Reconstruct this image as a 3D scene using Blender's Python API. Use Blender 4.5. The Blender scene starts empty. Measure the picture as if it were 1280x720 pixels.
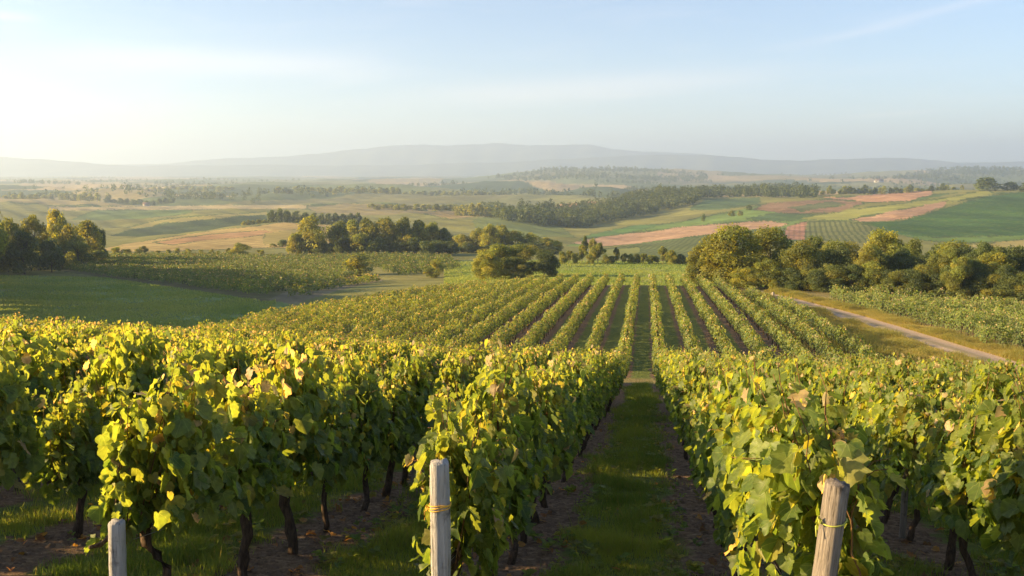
import bpy, math
import numpy as np
R = math.radians
rng = np.random.default_rng(7)
sc = bpy.context.scene
COL = sc.collection

# ------------------------------------------------------------------ camera, sky, sun, exposure
F = 1155.0                      # focal length in pixels of the 1280 px wide photograph
PITCH = R(7.2)
YAW = R(8.3)                    # the vine rows run this far to the right of the view axis
cam = bpy.data.objects.new("camera", bpy.data.cameras.new("camera"))
COL.objects.link(cam)
cam.data.lens = 36.0 * F / 1280.0
cam.data.sensor_width = 36.0
cam.data.clip_start = 0.05
cam.data.clip_end = 60000
cam.location = (0, 0, 0)
cam.rotation_euler = (math.pi / 2 - PITCH, 0, 0)
sc.camera = cam

SUN_AZ = R(-93)                 # measured from +Y towards +X
SUN_EL = R(15.5)
world = bpy.data.worlds.new("World")
sc.world = world
world.use_nodes = True
nt = world.node_tree
nt.nodes.clear()
wo = nt.nodes.new("ShaderNodeOutputWorld")
bg = nt.nodes.new("ShaderNodeBackground")
bg.inputs["Strength"].default_value = 0.06
sky = nt.nodes.new("ShaderNodeTexSky")
sky.sky_type = 'NISHITA'
sky.sun_disc = False
sky.sun_elevation = SUN_EL
sky.sun_rotation = SUN_AZ
sky.altitude = 100
sky.air_density = 1.0
sky.dust_density = 0.1
sky.ozone_density = 4.0


def wmath(op, a, b=None, c=None):
    n = nt.nodes.new("ShaderNodeMath")
    n.operation = op
    for i, v in enumerate((a, b, c)):
        if v is None:
            continue
        if isinstance(v, (int, float)):
            n.inputs[i].default_value = v
        else:
            nt.links.new(v, n.inputs[i])
    return n.outputs[0]


tcw = nt.nodes.new("ShaderNodeTexCoord")
sep = nt.nodes.new("ShaderNodeSeparateXYZ")
nt.links.new(tcw.outputs["Generated"], sep.inputs[0])
az = wmath('ARCTAN2', sep.outputs[0], sep.outputs[1])
el = wmath('ARCSINE', sep.outputs[2])
cmb = nt.nodes.new("ShaderNodeCombineXYZ")
nt.links.new(wmath('MULTIPLY', az, 5.0), cmb.inputs[0])
nt.links.new(wmath('MULTIPLY', wmath('SUBTRACT', el, wmath('MULTIPLY', az, 0.06)), 38.0), cmb.inputs[1])
cn = nt.nodes.new("ShaderNodeTexNoise")
cn.inputs["Scale"].default_value = 1.0
cn.inputs["Detail"].default_value = 7
cn.inputs["Roughness"].default_value = 0.62
cn.inputs["Distortion"].default_value = 0.6
nt.links.new(cmb.outputs[0], cn.inputs["Vector"])
cnoise = cn.outputs["Fac"]


def streak(a0, e0, slope, width, half, amt):
    """a wisp of cirrus: centre azimuth, elevation, slope, half thickness, half length"""
    da = wmath('SUBTRACT', az, R(a0))
    de = wmath('SUBTRACT', wmath('SUBTRACT', el, R(e0)), wmath('MULTIPLY', da, slope))
    de = wmath('ADD', de, wmath('MULTIPLY', wmath('SUBTRACT', cnoise, 0.5), R(width) * 1.6))
    g = wmath('EXPONENT', wmath('MULTIPLY', wmath('POWER', wmath('ABSOLUTE', wmath('DIVIDE', de, R(width))), 2.0), -1.0))
    h = wmath('EXPONENT', wmath('MULTIPLY', wmath('POWER', wmath('ABSOLUTE', wmath('DIVIDE', da, R(half))), 4.0), -1.0))
    return wmath('MULTIPLY', wmath('MULTIPLY', g, h), amt)


cl = streak(25.0, 8.9, 0.20, 0.22, 5.0, 0.07)
for s in ((19, 7.6, 0.14, 0.2, 4.0, 0.05), (22, 3.2, 0.06, 0.10, 2.6, 0.10), (-28.5, 8.2, -0.06, 0.25, 2.0, 0.12),
          (-17, 6.2, 0.0, 0.8, 9.0, 0.16), (4, 4.9, 0.05, 0.8, 10.0, 0.14)):
    cl = wmath('ADD', cl, streak(*s))
base_cl = wmath('MULTIPLY', wmath('MAXIMUM', wmath('SUBTRACT', cnoise, 0.5), 0.0), 0.22)
veil = wmath('ADD', 0.05, wmath('MULTIPLY', wmath('EXPONENT', wmath('MULTIPLY', wmath('MAXIMUM', el, 0.0), -1 / R(6.5))), 0.15))
cl = wmath('MINIMUM', wmath('ADD', wmath('ADD', cl, base_cl), veil), 1.0)
mixc = nt.nodes.new("ShaderNodeMix")
mixc.data_type = 'RGBA'
mixc.inputs["B"].default_value = (9.9, 7.8, 6.5, 1)
nt.links.new(cl, mixc.inputs["Factor"])
nt.links.new(sky.outputs[0], mixc.inputs["A"])
nt.links.new(mixc.outputs["Result"], bg.inputs[0])
nt.links.new(bg.outputs[0], wo.inputs[0])

sun = bpy.data.objects.new("sun", bpy.data.lights.new("sun", 'SUN'))
COL.objects.link(sun)
sun.data.energy = 5.0
sun.data.angle = R(0.5)
sun.data.color = (1.0, 0.69, 0.32)
sun.rotation_euler = (math.pi / 2 - SUN_EL, 0, -SUN_AZ + math.pi)
sun.location = (-40, 30, 40)

vs = sc.view_settings
vs.view_transform = 'Standard'
vs.look = 'None'
vs.gamma = 1
vs.use_curve_mapping = False
vs.exposure = 1.9
cy = sc.cycles
cy.max_bounces = 6
cy.diffuse_bounces = 4
cy.glossy_bounces = 2
cy.transmission_bounces = 4
cy.volume_bounces = 1
cy.transparent_max_bounces = 4
cy.caustics_reflective = False
cy.caustics_refractive = False
cy.use_denoising = True
cy.denoiser = 'OPENIMAGEDENOISE'
cy.denoising_input_passes = 'RGB_ALBEDO_NORMAL'
cy.use_adaptive_sampling = True
cy.adaptive_threshold = 0.01

HAZE_DENSITY = 1.9e-4
HAZE_ANISO = 0.4
HAZE_COLOR = (0.60, 0.76, 1.0, 1)

# ------------------------------------------------------------------ helpers
def tag(o, label=None, cat=None, group=None, kind=None):
    if label: o["label"] = label
    if cat: o["category"] = cat
    if group: o["group"] = group
    if kind: o["kind"] = kind
    return o


def make_mesh(name, V, faces, mats=(), col=None, uv=None, mat_idx=None, smooth=False):
    """faces: list of int arrays (n,3) or (n,4)"""
    me = bpy.data.meshes.new(name)
    V = np.asarray(V, np.float32)
    faces = [np.asarray(f, np.int32) for f in faces if len(f)]
    me.vertices.add(len(V))
    me.vertices.foreach_set("co", V.ravel())
    loops = np.concatenate([f.ravel() for f in faces])
    counts = np.concatenate([np.full(len(f), f.shape[1], np.int32) for f in faces])
    starts = np.concatenate([[0], np.cumsum(counts)[:-1]]).astype(np.int32)
    me.loops.add(len(loops))
    me.loops.foreach_set("vertex_index", loops)
    me.polygons.add(len(counts))
    me.polygons.foreach_set("loop_start", starts)
    if mat_idx is not None:
        me.polygons.foreach_set("material_index", np.asarray(mat_idx, np.int32))
    if smooth:
        me.polygons.foreach_set("use_smooth", np.ones(len(counts), bool))
    for m in mats:
        me.materials.append(m)
    if col is not None:
        a = me.color_attributes.new("tint", 'FLOAT_COLOR', 'POINT')
        c = np.ones((len(V), 4), np.float32)
        c[:, :3] = col
        a.data.foreach_set("color", c.ravel())
    if uv is not None:
        u = me.uv_layers.new(name="UVMap")
        u.data.foreach_set("uv", np.asarray(uv, np.float32)[loops].ravel())
    me.update(calc_edges=True)
    me.validate()
    return me


def link(name, me, parent=None, loc=None):
    o = bpy.data.objects.new(name, me)
    COL.objects.link(o)
    if parent: o.parent = parent
    if loc is not None: o.location = loc
    return o


def norm(v):
    return v / np.maximum(np.linalg.norm(v, axis=-1, keepdims=True), 1e-9)


def smooth(a, b, x):
    t = np.clip((x - a) / (b - a), 0, 1)
    return t * t * (3 - 2 * t)


class NB:
    """tiny node-tree builder"""
    def __init__(s, name):
        s.m = bpy.data.materials.new(name)
        s.m.use_nodes = True
        s.t = s.m.node_tree
        s.t.nodes.clear()
        s.out = s.n("OutputMaterial")

    def n(s, kind, **kw):
        nd = s.t.nodes.new("ShaderNode" + kind)
        for k, v in kw.items():
            setattr(nd, k, v)
        return nd

    def l(s, a, b):
        s.t.links.new(a, b)

    def put(s, sock, v):
        if isinstance(v, (int, float, tuple)):
            sock.default_value = v
        else:
            s.l(v, sock)

    def math(s, op, a, b=0.0):
        nd = s.n("Math", operation=op)
        s.put(nd.inputs[0], a)
        s.put(nd.inputs[1], b)
        return nd.outputs[0]

    def noise(s, vec, scale, detail=4, rough=0.55, dist=0.0, out="Fac"):
        nd = s.n("TexNoise")
        nd.inputs["Scale"].default_value = scale
        nd.inputs["Detail"].default_value = detail
        nd.inputs["Roughness"].default_value = rough
        nd.inputs["Distortion"].default_value = dist
        if vec is not None: s.l(vec, nd.inputs["Vector"])
        return nd.outputs[out]

    def ramp(s, fac, stops):
        nd = s.n("ValToRGB")
        e = nd.color_ramp.elements
        while len(e) < len(stops): e.new(0.5)
        for k, (p, c) in enumerate(stops):
            e[k].position = p
            e[k].color = c if len(c) == 4 else (*c, 1)
        s.l(fac, nd.inputs[0])
        return nd.outputs["Color"]

    def mix(s, fac, a, b, blend='MIX'):
        nd = s.n("Mix", data_type='RGBA', blend_type=blend)
        s.put(nd.inputs["Factor"], fac)
        for k, v in (("A", a), ("B", b)):
            s.put(nd.inputs[k], v if not isinstance(v, tuple) or len(v) == 4 else (*v, 1))
        return nd.outputs["Result"]

    def maprange(s, v, a, b, c=0.0, d=1.0):
        nd = s.n("MapRange")
        s.put(nd.inputs[0], v)
        for k, x in enumerate((a, b, c, d)): nd.inputs[k + 1].default_value = x
        return nd.outputs[0]

    def principled(s, color, rough=0.8, spec=0.3, bump=None, bump_strength=0.4, bump_dist=0.02):
        p = s.n("BsdfPrincipled")
        s.put(p.inputs["Base Color"], color)
        s.put(p.inputs["Roughness"], rough)
        p.inputs["Specular IOR Level"].default_value = spec
        if bump is not None:
            b = s.n("Bump")
            b.inputs["Strength"].default_value = bump_strength
            b.inputs["Distance"].default_value = bump_dist
            s.l(bump, b.inputs["Height"])
            s.l(b.outputs[0], p.inputs["Normal"])
        return p

    def done(s, shader):
        s.l(shader, s.out.inputs["Surface"])
        return s.m


# ------------------------------------------------------------------ terrain height
cY, sY = math.cos(YAW), math.sin(YAW)


def to_row(X, Y):               # world -> (across the rows, along the rows)
    return X * cY - Y * sY, X * sY + Y * cY


def to_world(Xr, Yr):
    return Xr * cY + Yr * sY, -Xr * sY + Yr * cY


_by = np.arange(-60, 400, 0.5)
_bz = np.interp(_by, [-60, -25, -10, 0, 58, 66, 73, 89, 117, 141, 150, 165, 200, 260, 400],
                [-1.5, -1.2, -1.2, -2.45, -13.5, -14.0, -14.1, -14.8, -16.2, -17.5, -18.3, -20.4, -24.2, -26, -30])
_k = np.exp(-0.5 * (np.arange(-12, 13) * 0.5 / 2.0) ** 2)
_bz = np.convolve(np.pad(_bz, 12, mode='edge'), _k / _k.sum(), mode='valid')


def near_z(Xr, Yr):
    z = np.interp(Yr, _by, _bz)
    L = np.clip(-Xr - 2, 0, 46)
    z = z + 0.028 * L * (1 - smooth(45, 75, Yr))
    z = z - (np.clip(-Xr, 0, 60) / 40) ** 2 * (1.4 * smooth(55, 80, Yr) + 1.8 * smooth(80, 147, Yr))
    return z


TD = np.array([130, 160, 190, 230, 270, 320, 380, 450, 520, 600, 700, 820, 950, 1150, 1400, 1800, 2400, 3200, 4500, 6500, 9000.])
TP = np.array([-300, 0, 130, 250, 370, 500, 600, 700, 808, 900, 1000, 1100, 1200, 1280, 1600.])
TB = np.array([
    [402, 380, 362, 346, 334, 322, 312, 303, 296, 288, 280, 273, 266, 258, 250, 243, 236, 231, 226, 222, 219],
    [402, 380, 362, 346, 334, 322, 312, 303, 296, 288, 280, 273, 266, 258, 250, 243, 236, 231, 226, 222, 219],
    [404, 384, 366, 350, 334, 321, 313, 309, 303, 300, 293, 285, 272, 262, 254, 244, 236, 231, 226, 222, 219],
    [404, 382, 366, 350, 335, 322, 312, 301, 286, 292, 289, 276, 262, 264, 257, 246, 237, 231, 226, 222, 219],
    [395, 374, 362, 350, 336, 324, 312, 299, 287, 274, 281, 276, 263, 262, 252, 243, 236, 231, 226, 222, 219],
    [376, 366, 358, 345, 332, 321, 313, 306, 300, 291, 283, 274, 265, 259, 252, 245, 236, 231, 226, 222, 219],
    [358, 355, 352, 342, 331, 322, 314, 308, 302, 294, 284, 267, 275, 264, 255, 247, 238, 230, 224, 222, 219],
    [346, 345, 349, 338, 328, 322, 316, 311, 305, 300, 292, 284, 274, 256, 257, 248, 240, 228, 211, 222, 219],
    [350, 351, 349, 338, 329, 325, 319, 312, 305, 298, 289, 278, 272, 245, 250, 246, 240, 230, 211, 221, 219],
    [356, 354, 346, 336, 330, 324, 316, 308, 299, 290, 279, 268, 259, 247, 240, 244, 238, 230, 217, 221, 219],
    [358, 354, 346, 336, 330, 322, 315, 306, 297, 286, 275, 264, 255, 246, 244, 241, 236, 229, 221, 220, 219],
    [362, 356, 348, 338, 330, 322, 314, 304, 293, 280, 268, 257, 248, 242, 246, 243, 237, 229, 217, 220, 219],
    [366, 358, 350, 340, 332, 323, 316, 306, 295, 280, 266, 252, 242, 237, 244, 242, 237, 228, 209, 220, 219],
    [368, 360, 352, 342, 333, 324, 316, 307, 297, 281, 266, 252, 241, 236, 244, 242, 237, 228, 211, 220, 219],
    [368, 360, 352, 342, 333, 324, 316, 307, 297, 281, 266, 252, 240, 234, 242, 242, 237, 228, 212, 220, 219],
], float)
_gp = np.arange(-400, 1705, 5.0)
_gl = np.linspace(math.log(130), math.log(9000), 420)
_t = np.stack([np.interp(_gl, np.log(TD), row) for row in TB])
_G = np.stack([np.interp(_gp, TP, _t[:, j]) for j in range(len(_gl))], 1)


def _gs(a, s, ax):
    n = int(3 * s)
    k = np.exp(-0.5 * (np.arange(-n, n + 1) / s) ** 2)
    k /= k.sum()
    return np.apply_along_axis(lambda v: np.convolve(np.pad(v, n, mode='edge'), k, mode='valid'), ax, a)


_G = _gs(_gs(_G, 5.0, 0), 4.0, 1)
_L, _P = np.meshgrid(_gl, _gp)
_amp = 3.4 * smooth(math.log(1050), math.log(1500), _L) * (1 - 0.72 * smooth(math.log(2000), math.log(4200), _L)) * (1 - smooth(math.log(4500), math.log(6500), _L))
_G = _G + _amp * np.sin(2 * math.pi * (_L * 2.3 + 0.0016 * _P + 0.35 * np.sin(_P / 130) + 0.2 * np.sin(_P / 47 + 2 * _L)))


def ray_z(py, d):               # height of the ray through row py at forward distance d
    a = np.arctan((360.0 - py) / F) - PITCH
    return d * np.tan(a)


def table_z(X, Y):
    th = np.clip(np.arctan2(X, Y), R(-42), R(42))
    d = np.hypot(X, Y) * np.cos(th)
    px = np.clip(640 + F * np.tan(th), -399, 1699)
    ld = np.clip(np.log(np.maximum(d, 1)), _gl[0], _gl[-1] - 1e-6)
    i = (px - _gp[0]) / 5.0
    j = (ld - _gl[0]) / (_gl[1] - _gl[0])
    i0 = np.clip(i.astype(int), 0, len(_gp) - 2)
    j0 = np.clip(j.astype(int), 0, len(_gl) - 2)
    u, v = i - i0, j - j0
    py = (_G[i0, j0] * (1 - u) * (1 - v) + _G[i0 + 1, j0] * u * (1 - v) + _G[i0, j0 + 1] * (1 - u) * v + _G[i0 + 1, j0 + 1] * u * v)
    return ray_z(py, np.clip(d, 130, 9000))


def wob(x, y):                  # soft irregularity
    return (np.sin(x * 0.31 + 1.3 * np.sin(y * 0.17)) + np.sin(y * 0.27 + 1.1 * np.sin(x * 0.23 + 1)) + 0.5 * np.sin(x * 0.9 + y * 0.7)) / 2.5


def hz(X, Y):
    X = np.asarray(X, float)
    Y = np.asarray(Y, float)
    Xr, Yr = to_row(X, Y)
    dx = np.maximum(np.maximum(-46 - Xr, Xr - 72), 0)
    dy = np.maximum(Yr - 150, 0)
    w = 1 - smooth(0, 32, np.hypot(dx, dy))
    z = w * near_z(Xr, Yr) + (1 - w) * table_z(X, Y)
    r = np.hypot(X, Y)
    z = z + 0.04 * wob(X, Y) * (r < 200) + np.clip(r / 900, 0, 1) * 0.35 * wob(X / 9, Y / 9)
    z = z + 2.2 * smooth(300, 700, r) * wob(X / 5 + 3, Y / 6) + 12.0 * smooth(1300, 2400, r) * (1 - smooth(6000, 8500, r)) * wob(X / 45, Y / 24 + 2)
    return z


def at_d(px, d):
    """world x, y on forward distance d under image column px (about the horizon row)"""
    return (px - 640) / F * d / math.cos(PITCH), d


def project(P):
    P = np.asarray(P, float)
    c, s = math.cos(PITCH), math.sin(PITCH)
    dep = P[..., 1] * c - P[..., 2] * s
    up = P[..., 1] * s + P[..., 2] * c
    dep = np.where(np.abs(dep) < 1e-6, 1e-6, dep)
    return 640 + F * P[..., 0] / dep, 360 - F * up / dep, dep


def at_px(px, py, d0=4, d1=6000):
    """the ground point seen through a pixel"""
    c, s = math.cos(PITCH), math.sin(PITCH)
    u, v = (px - 640) / F, (360 - py) / F
    d = np.exp(np.linspace(math.log(d0), math.log(d1), 3000))
    fy = c + v * s
    X, Z = d * u / fy, d * (v * c - s) / fy
    hit = np.nonzero(hz(X, d) >= Z)[0]
    k = hit[0] if len(hit) else len(d) - 1
    return float(X[k]), float(d[k])


def inside(poly, x, y):
    poly = np.asarray(poly, float)
    r = np.zeros(np.shape(x), bool)
    j = len(poly) - 1
    for i in range(len(poly)):
        xi, yi = poly[i]
        xj, yj = poly[j]
        c = ((yi > y) != (yj > y)) & (x < (xj - xi) * (y - yi) / (yj - yi + 1e-12) + xi)
        r ^= c
        j = i
    return r


ROWS_L = [-1.39 - 2.4 * k for k in range(19)]
ROWS_R = [1.01 + 2.4 * k for k in range(7)]
ROAD_PX = [(1345, 486), (1285, 466), (1222, 447), (1150, 424), (1085, 403), (1030, 387), (992, 377), (968, 371)]

# ------------------------------------------------------------------ materials
def attr(b, name="tint"):
    a = b.n("Attribute", attribute_name=name)
    return a.outputs["Color"]


def leaf_material(name, trans=0.5, gloss=0.35, veins=False, tcol=(1.0, 1.0, 0.55, 1), boost=2.6, rand=0.25):
    b = NB(name)
    base = attr(b)
    oi = b.n("ObjectInfo")
    geo = b.n("NewGeometry")
    f = b.maprange(oi.outputs["Random"], 0, 1, 1 - rand, 1 + rand)
    cmb = b.n("CombineColor")
    for k in range(3): b.put(cmb.inputs[k], f)
    base = b.mix(1.0, base, cmb.outputs[0], 'MULTIPLY')
    bump = None
    if veins:
        uv = b.n("UVMap")
        sp = b.n("SeparateXYZ")
        b.l(uv.outputs[0], sp.inputs[0])
        ang = b.math('ARCTAN2', sp.outputs[0], b.math('ADD', sp.outputs[1], 0.04))
        fr = b.math('ABSOLUTE', b.math('SUBTRACT', b.math('FRACT', b.math('ADD', b.math('MULTIPLY', ang, 1 / 0.62), 0.5)), 0.5))
        rad = b.math('SQRT', b.math('ADD', b.math('MULTIPLY', sp.outputs[0], sp.outputs[0]), b.math('MULTIPLY', sp.outputs[1], sp.outputs[1])))
        dist = b.math('MULTIPLY', fr, rad)
        vein = b.maprange(dist, 0.008, 0.030, 1.0, 0.0)
        base = b.mix(b.math('MULTIPLY', vein, 0.35), base, (0.30, 0.34, 0.10, 1))
        tc = b.n("TexCoord")
        nz = b.noise(tc.outputs["Object"], 26, 3)
        mott = b.maprange(nz, 0.3, 0.7, 0.78, 1.18)
        c2 = b.n("CombineColor")
        for k in range(3): b.put(c2.inputs[k], mott)
        base = b.mix(1.0, base, c2.outputs[0], 'MULTIPLY')
        bump = b.math('ADD', b.math('MULTIPLY', vein, -0.6), nz)
    under = b.mix(0.35, base, (0.16, 0.20, 0.11, 1))
    front = b.mix(geo.outputs["Backfacing"], base, under)
    p = b.principled(front, 0.48, gloss, bump, 0.25, 0.01)
    tr = b.n("BsdfTranslucent")
    tcn = b.mix(1.0, base, tuple(x * boost for x in tcol[:3]) + (1,), 'MULTIPLY')
    b.l(tcn, tr.inputs[0])
    mx = b.n("MixShader")
    mx.inputs[0].default_value = trans
    b.l(p.outputs[0], mx.inputs[1])
    b.l(tr.outputs[0], mx.inputs[2])
    return b.done(mx.outputs[0])


M_LEAF = leaf_material("vine_leaf", 0.5, 0.35, True, (1.2, 1.0, 0.42, 1), 2.8, 0.12)
M_ROWLEAF = leaf_material("vine_row_leaf", 0.32, 0.15, False, (1.25, 1.0, 0.42, 1), 2.5, 0.0)
M_TREELEAF = leaf_material("tree_leaf", 0.40, 0.12, False, (1.2, 1.0, 0.4, 1), 2.4, 0.22)
M_GRASS = leaf_material("grass_blade", 0.42, 0.15, False, (1.1, 1.0, 0.45, 1), 2.2, 0.0)


def bark_material(name, c0, c1, scale=(18, 18, 3)):
    b = NB(name)
    tc = b.n("TexCoord")
    mp = b.n("Mapping")
    mp.inputs["Scale"].default_value = scale
    b.l(tc.outputs["Object"], mp.inputs[0])
    nz = b.noise(mp.outputs[0], 2.0, 6, 0.65, 0.5)
    c = b.ramp(nz, [(0.32, c0), (0.66, c1)])
    return b.done(b.principled(c, 0.9, 0.15, nz, 0.9, 0.02).outputs[0])


M_BARK = bark_material("vine_bark", (0.028, 0.019, 0.013), (0.115, 0.08, 0.055), (22, 22, 5))
M_CANE = bark_material("vine_cane", (0.10, 0.05, 0.025), (0.26, 0.15, 0.07), (40, 40, 10))
M_TREEBARK = bark_material("tree_bark", (0.05, 0.04, 0.03), (0.17, 0.135, 0.10), (4, 4, 0.8))


def post_material(name, c0, c1, c2):
    b = NB(name)
    tc = b.n("TexCoord")
    mp = b.n("Mapping")
    mp.inputs["Scale"].default_value = (34, 34, 1.6)
    b.l(tc.outputs["Object"], mp.inputs[0])
    grain = b.noise(mp.outputs[0], 2.2, 7, 0.7, 0.3)
    blot = b.noise(tc.outputs["Object"], 7.0, 4, 0.6)
    c = b.ramp(grain, [(0.28, c0), (0.45, c1), (0.75, c2)])
    c = b.mix(b.maprange(blot, 0.55, 0.72), c, c0)
    crack = b.maprange(grain, 0.30, 0.38, 1, 0)
    c = b.mix(crack, c, tuple(x * 0.25 for x in c0) + (1,))
    h = b.math('SUBTRACT', grain, b.math('MULTIPLY', crack, 0.4))
    return b.done(b.principled(c, 0.88, 0.2, h, 1.0, 0.03).outputs[0])


M_POST = post_material("weathered_post", (0.12, 0.115, 0.11), (0.42, 0.41, 0.39), (0.60, 0.585, 0.55))
M_POST_B = post_material("brown_post", (0.07, 0.06, 0.05), (0.24, 0.21, 0.18), (0.42, 0.375, 0.32))


def plain(name, col, rough=0.6, spec=0.3, metal=0.0):
    b = NB(name)
    tc = b.n("TexCoord")
    nz = b.noise(tc.outputs["Object"], 30, 4)
    c = b.mix(nz, tuple(x * 0.75 for x in col) + (1,), tuple(min(1, x * 1.2) for x in col) + (1,))
    p = b.principled(c, rough, spec, nz, 0.3, 0.003)
    p.inputs["Metallic"].default_value = metal
    return b.done(p.outputs[0])


M_TIE = plain("yellow_tie", (0.72, 0.42, 0.05), 0.5)
M_TIE_G = plain("green_tie", (0.40, 0.42, 0.08), 0.5)
M_WIRE = plain("galvanised_wire", (0.35, 0.34, 0.32), 0.45, 0.5, 0.8)


def ground_material():
    b = NB("ground")
    geo = b.n("NewGeometry")
    pos = geo.outputs["Position"]
    field = attr(b, "tint")
    mask = b.n("Attribute", attribute_name="mask")
    sp = b.n("SeparateColor")
    b.l(mask.outputs["Color"], sp.inputs[0])
    vine, stripe, rough_g = sp.outputs[0], sp.outputs[1], sp.outputs[2]
    # fields: broad and fine variation
    n1 = b.noise(pos, 0.02, 5, 0.6)
    n2 = b.noise(pos, 0.35, 5, 0.6)
    n3 = b.noise(pos, 6.0, 5, 0.65)
    v = b.math('ADD', b.math('ADD', b.math('MULTIPLY', n1, 0.7), b.math('MULTIPLY', n2, 0.5)), b.math('MULTIPLY', n3, 0.35))
    f = b.maprange(v, 0.5, 1.05, 0.68, 1.34)
    cc = b.n("CombineColor")
    for k in range(3): b.put(cc.inputs[k], f)
    c = b.mix(1.0, field, cc.outputs[0], 'MULTIPLY')
    c = b.mix(b.math('MULTIPLY', b.maprange(n2, 0.5, 0.68), 0.25), c, (0.22, 0.19, 0.08, 1))
    fur = b.n("TexWave", wave_type='BANDS', bands_direction='DIAGONAL')
    fur.inputs["Scale"].default_value = 0.07
    fur.inputs["Distortion"].default_value = 5.0
    fur.inputs["Detail"].default_value = 3.0
    fur.inputs["Detail Scale"].default_value = 0.4
    b.l(pos, fur.inputs["Vector"])
    fine = b.noise(pos, 0.09, 6, 0.75, 1.5)
    ff = b.maprange(fur.outputs["Fac"], 0, 1, 0.92, 1.08)
    ff = b.math('MULTIPLY', ff, b.math('ADD', 1.0, b.math('MULTIPLY', rough_g, b.maprange(fine, 0.3, 0.7, -0.38, 0.30))))
    ff = b.math('MULTIPLY', ff, b.maprange(b.noise(pos, 0.045, 6, 0.72), 0.3, 0.7, 0.80, 1.20))
    cf = b.n("CombineColor")
    for k in range(3): b.put(cf.inputs[k], ff)
    c = b.mix(1.0, c, cf.outputs[0], 'MULTIPLY')
    # planted rows on the far fields
    sx = b.n("SeparateXYZ")
    b.l(pos, sx.inputs[0])
    wv = b.math('SINE', b.math('MULTIPLY', b.math('ADD', b.math('MULTIPLY', sx.outputs[0], 0.955), b.math('MULTIPLY', sx.outputs[1], -0.296)), 2 * math.pi / 3.2))
    st = b.math('MULTIPLY', b.maprange(wv, -0.2, 0.6), stripe)
    c = b.mix(b.math('MULTIPLY', st, 0.75), c, (0.035, 0.055, 0.016, 1))
    # vineyard: bare soil under the rows, grass between them
    Xr = b.math('SUBTRACT', b.math('MULTIPLY', sx.outputs[0], cY), b.math('MULTIPLY', sx.outputs[1], sY))
    ph = b.math('DIVIDE', b.math('ADD', Xr, 1.39 + 2.4 * 40), 2.4)
    fr = b.math('SUBTRACT', ph, b.math('ROUND', ph))
    dist = b.math('MULTIPLY', b.math('ABSOLUTE', fr), 2.4)
    dist = b.math('ADD', dist, b.math('MULTIPLY', b.math('SUBTRACT', b.noise(pos, 1.1, 6, 0.7), 0.5), 1.25))
    soilm = b.math('MULTIPLY', b.maprange(dist, 0.50, 0.66, 1, 0), vine)
    sn = b.noise(pos, 9.0, 8, 0.7)
    soil = b.ramp(sn, [(0.3, (0.075, 0.048, 0.03)), (0.52, (0.18, 0.122, 0.075)), (0.72, (0.33, 0.24, 0.155))])
    gn = b.noise(pos, 5.0, 6, 0.7)
    grs = b.ramp(gn, [(0.3, (0.07, 0.09, 0.026)), (0.55, (0.13, 0.165, 0.04)), (0.75, (0.22, 0.22, 0.075))])
    vy = b.mix(soilm, grs, soil)
    c = b.mix(vine, c, vy)
    h = b.math('ADD', b.math('MULTIPLY', sn, 0.7), b.math('MULTIPLY', b.noise(pos, 2.2, 5, 0.6), 1.0))
    return b.done(b.principled(c, 0.95, 0.1, h, 0.85, 0.10).outputs[0])


M_GROUND = ground_material()


def road_material():
    b = NB("dirt_road")
    uv = b.n("UVMap")
    geo = b.n("NewGeometry")
    pos = geo.outputs["Position"]
    sp = b.n("SeparateXYZ")
    b.l(uv.outputs[0], sp.inputs[0])
    n = b.noise(pos, 1.4, 7, 0.68)
    n2 = b.noise(pos, 9.0, 6, 0.7)
    c = b.ramp(n2, [(0.3, (0.28, 0.215, 0.15)), (0.7, (0.52, 0.42, 0.31))])
    u = b.math('ADD', sp.outputs[0], b.math('MULTIPLY', b.math('SUBTRACT', n, 0.5), 0.30))
    mid = b.maprange(b.math('ABSOLUTE', u), 0.10, 0.24, 1, 0)
    edge = b.maprange(b.math('ABSOLUTE', u), 0.72, 0.92)
    c = b.mix(b.math('MULTIPLY', mid, 0.55), c, (0.17, 0.16, 0.07, 1))
    c = b.mix(edge, c, (0.17, 0.155, 0.06, 1))
    return b.done(b.principled(c, 0.95, 0.1, b.math('ADD', n, n2), 0.8, 0.06).outputs[0])


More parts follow.
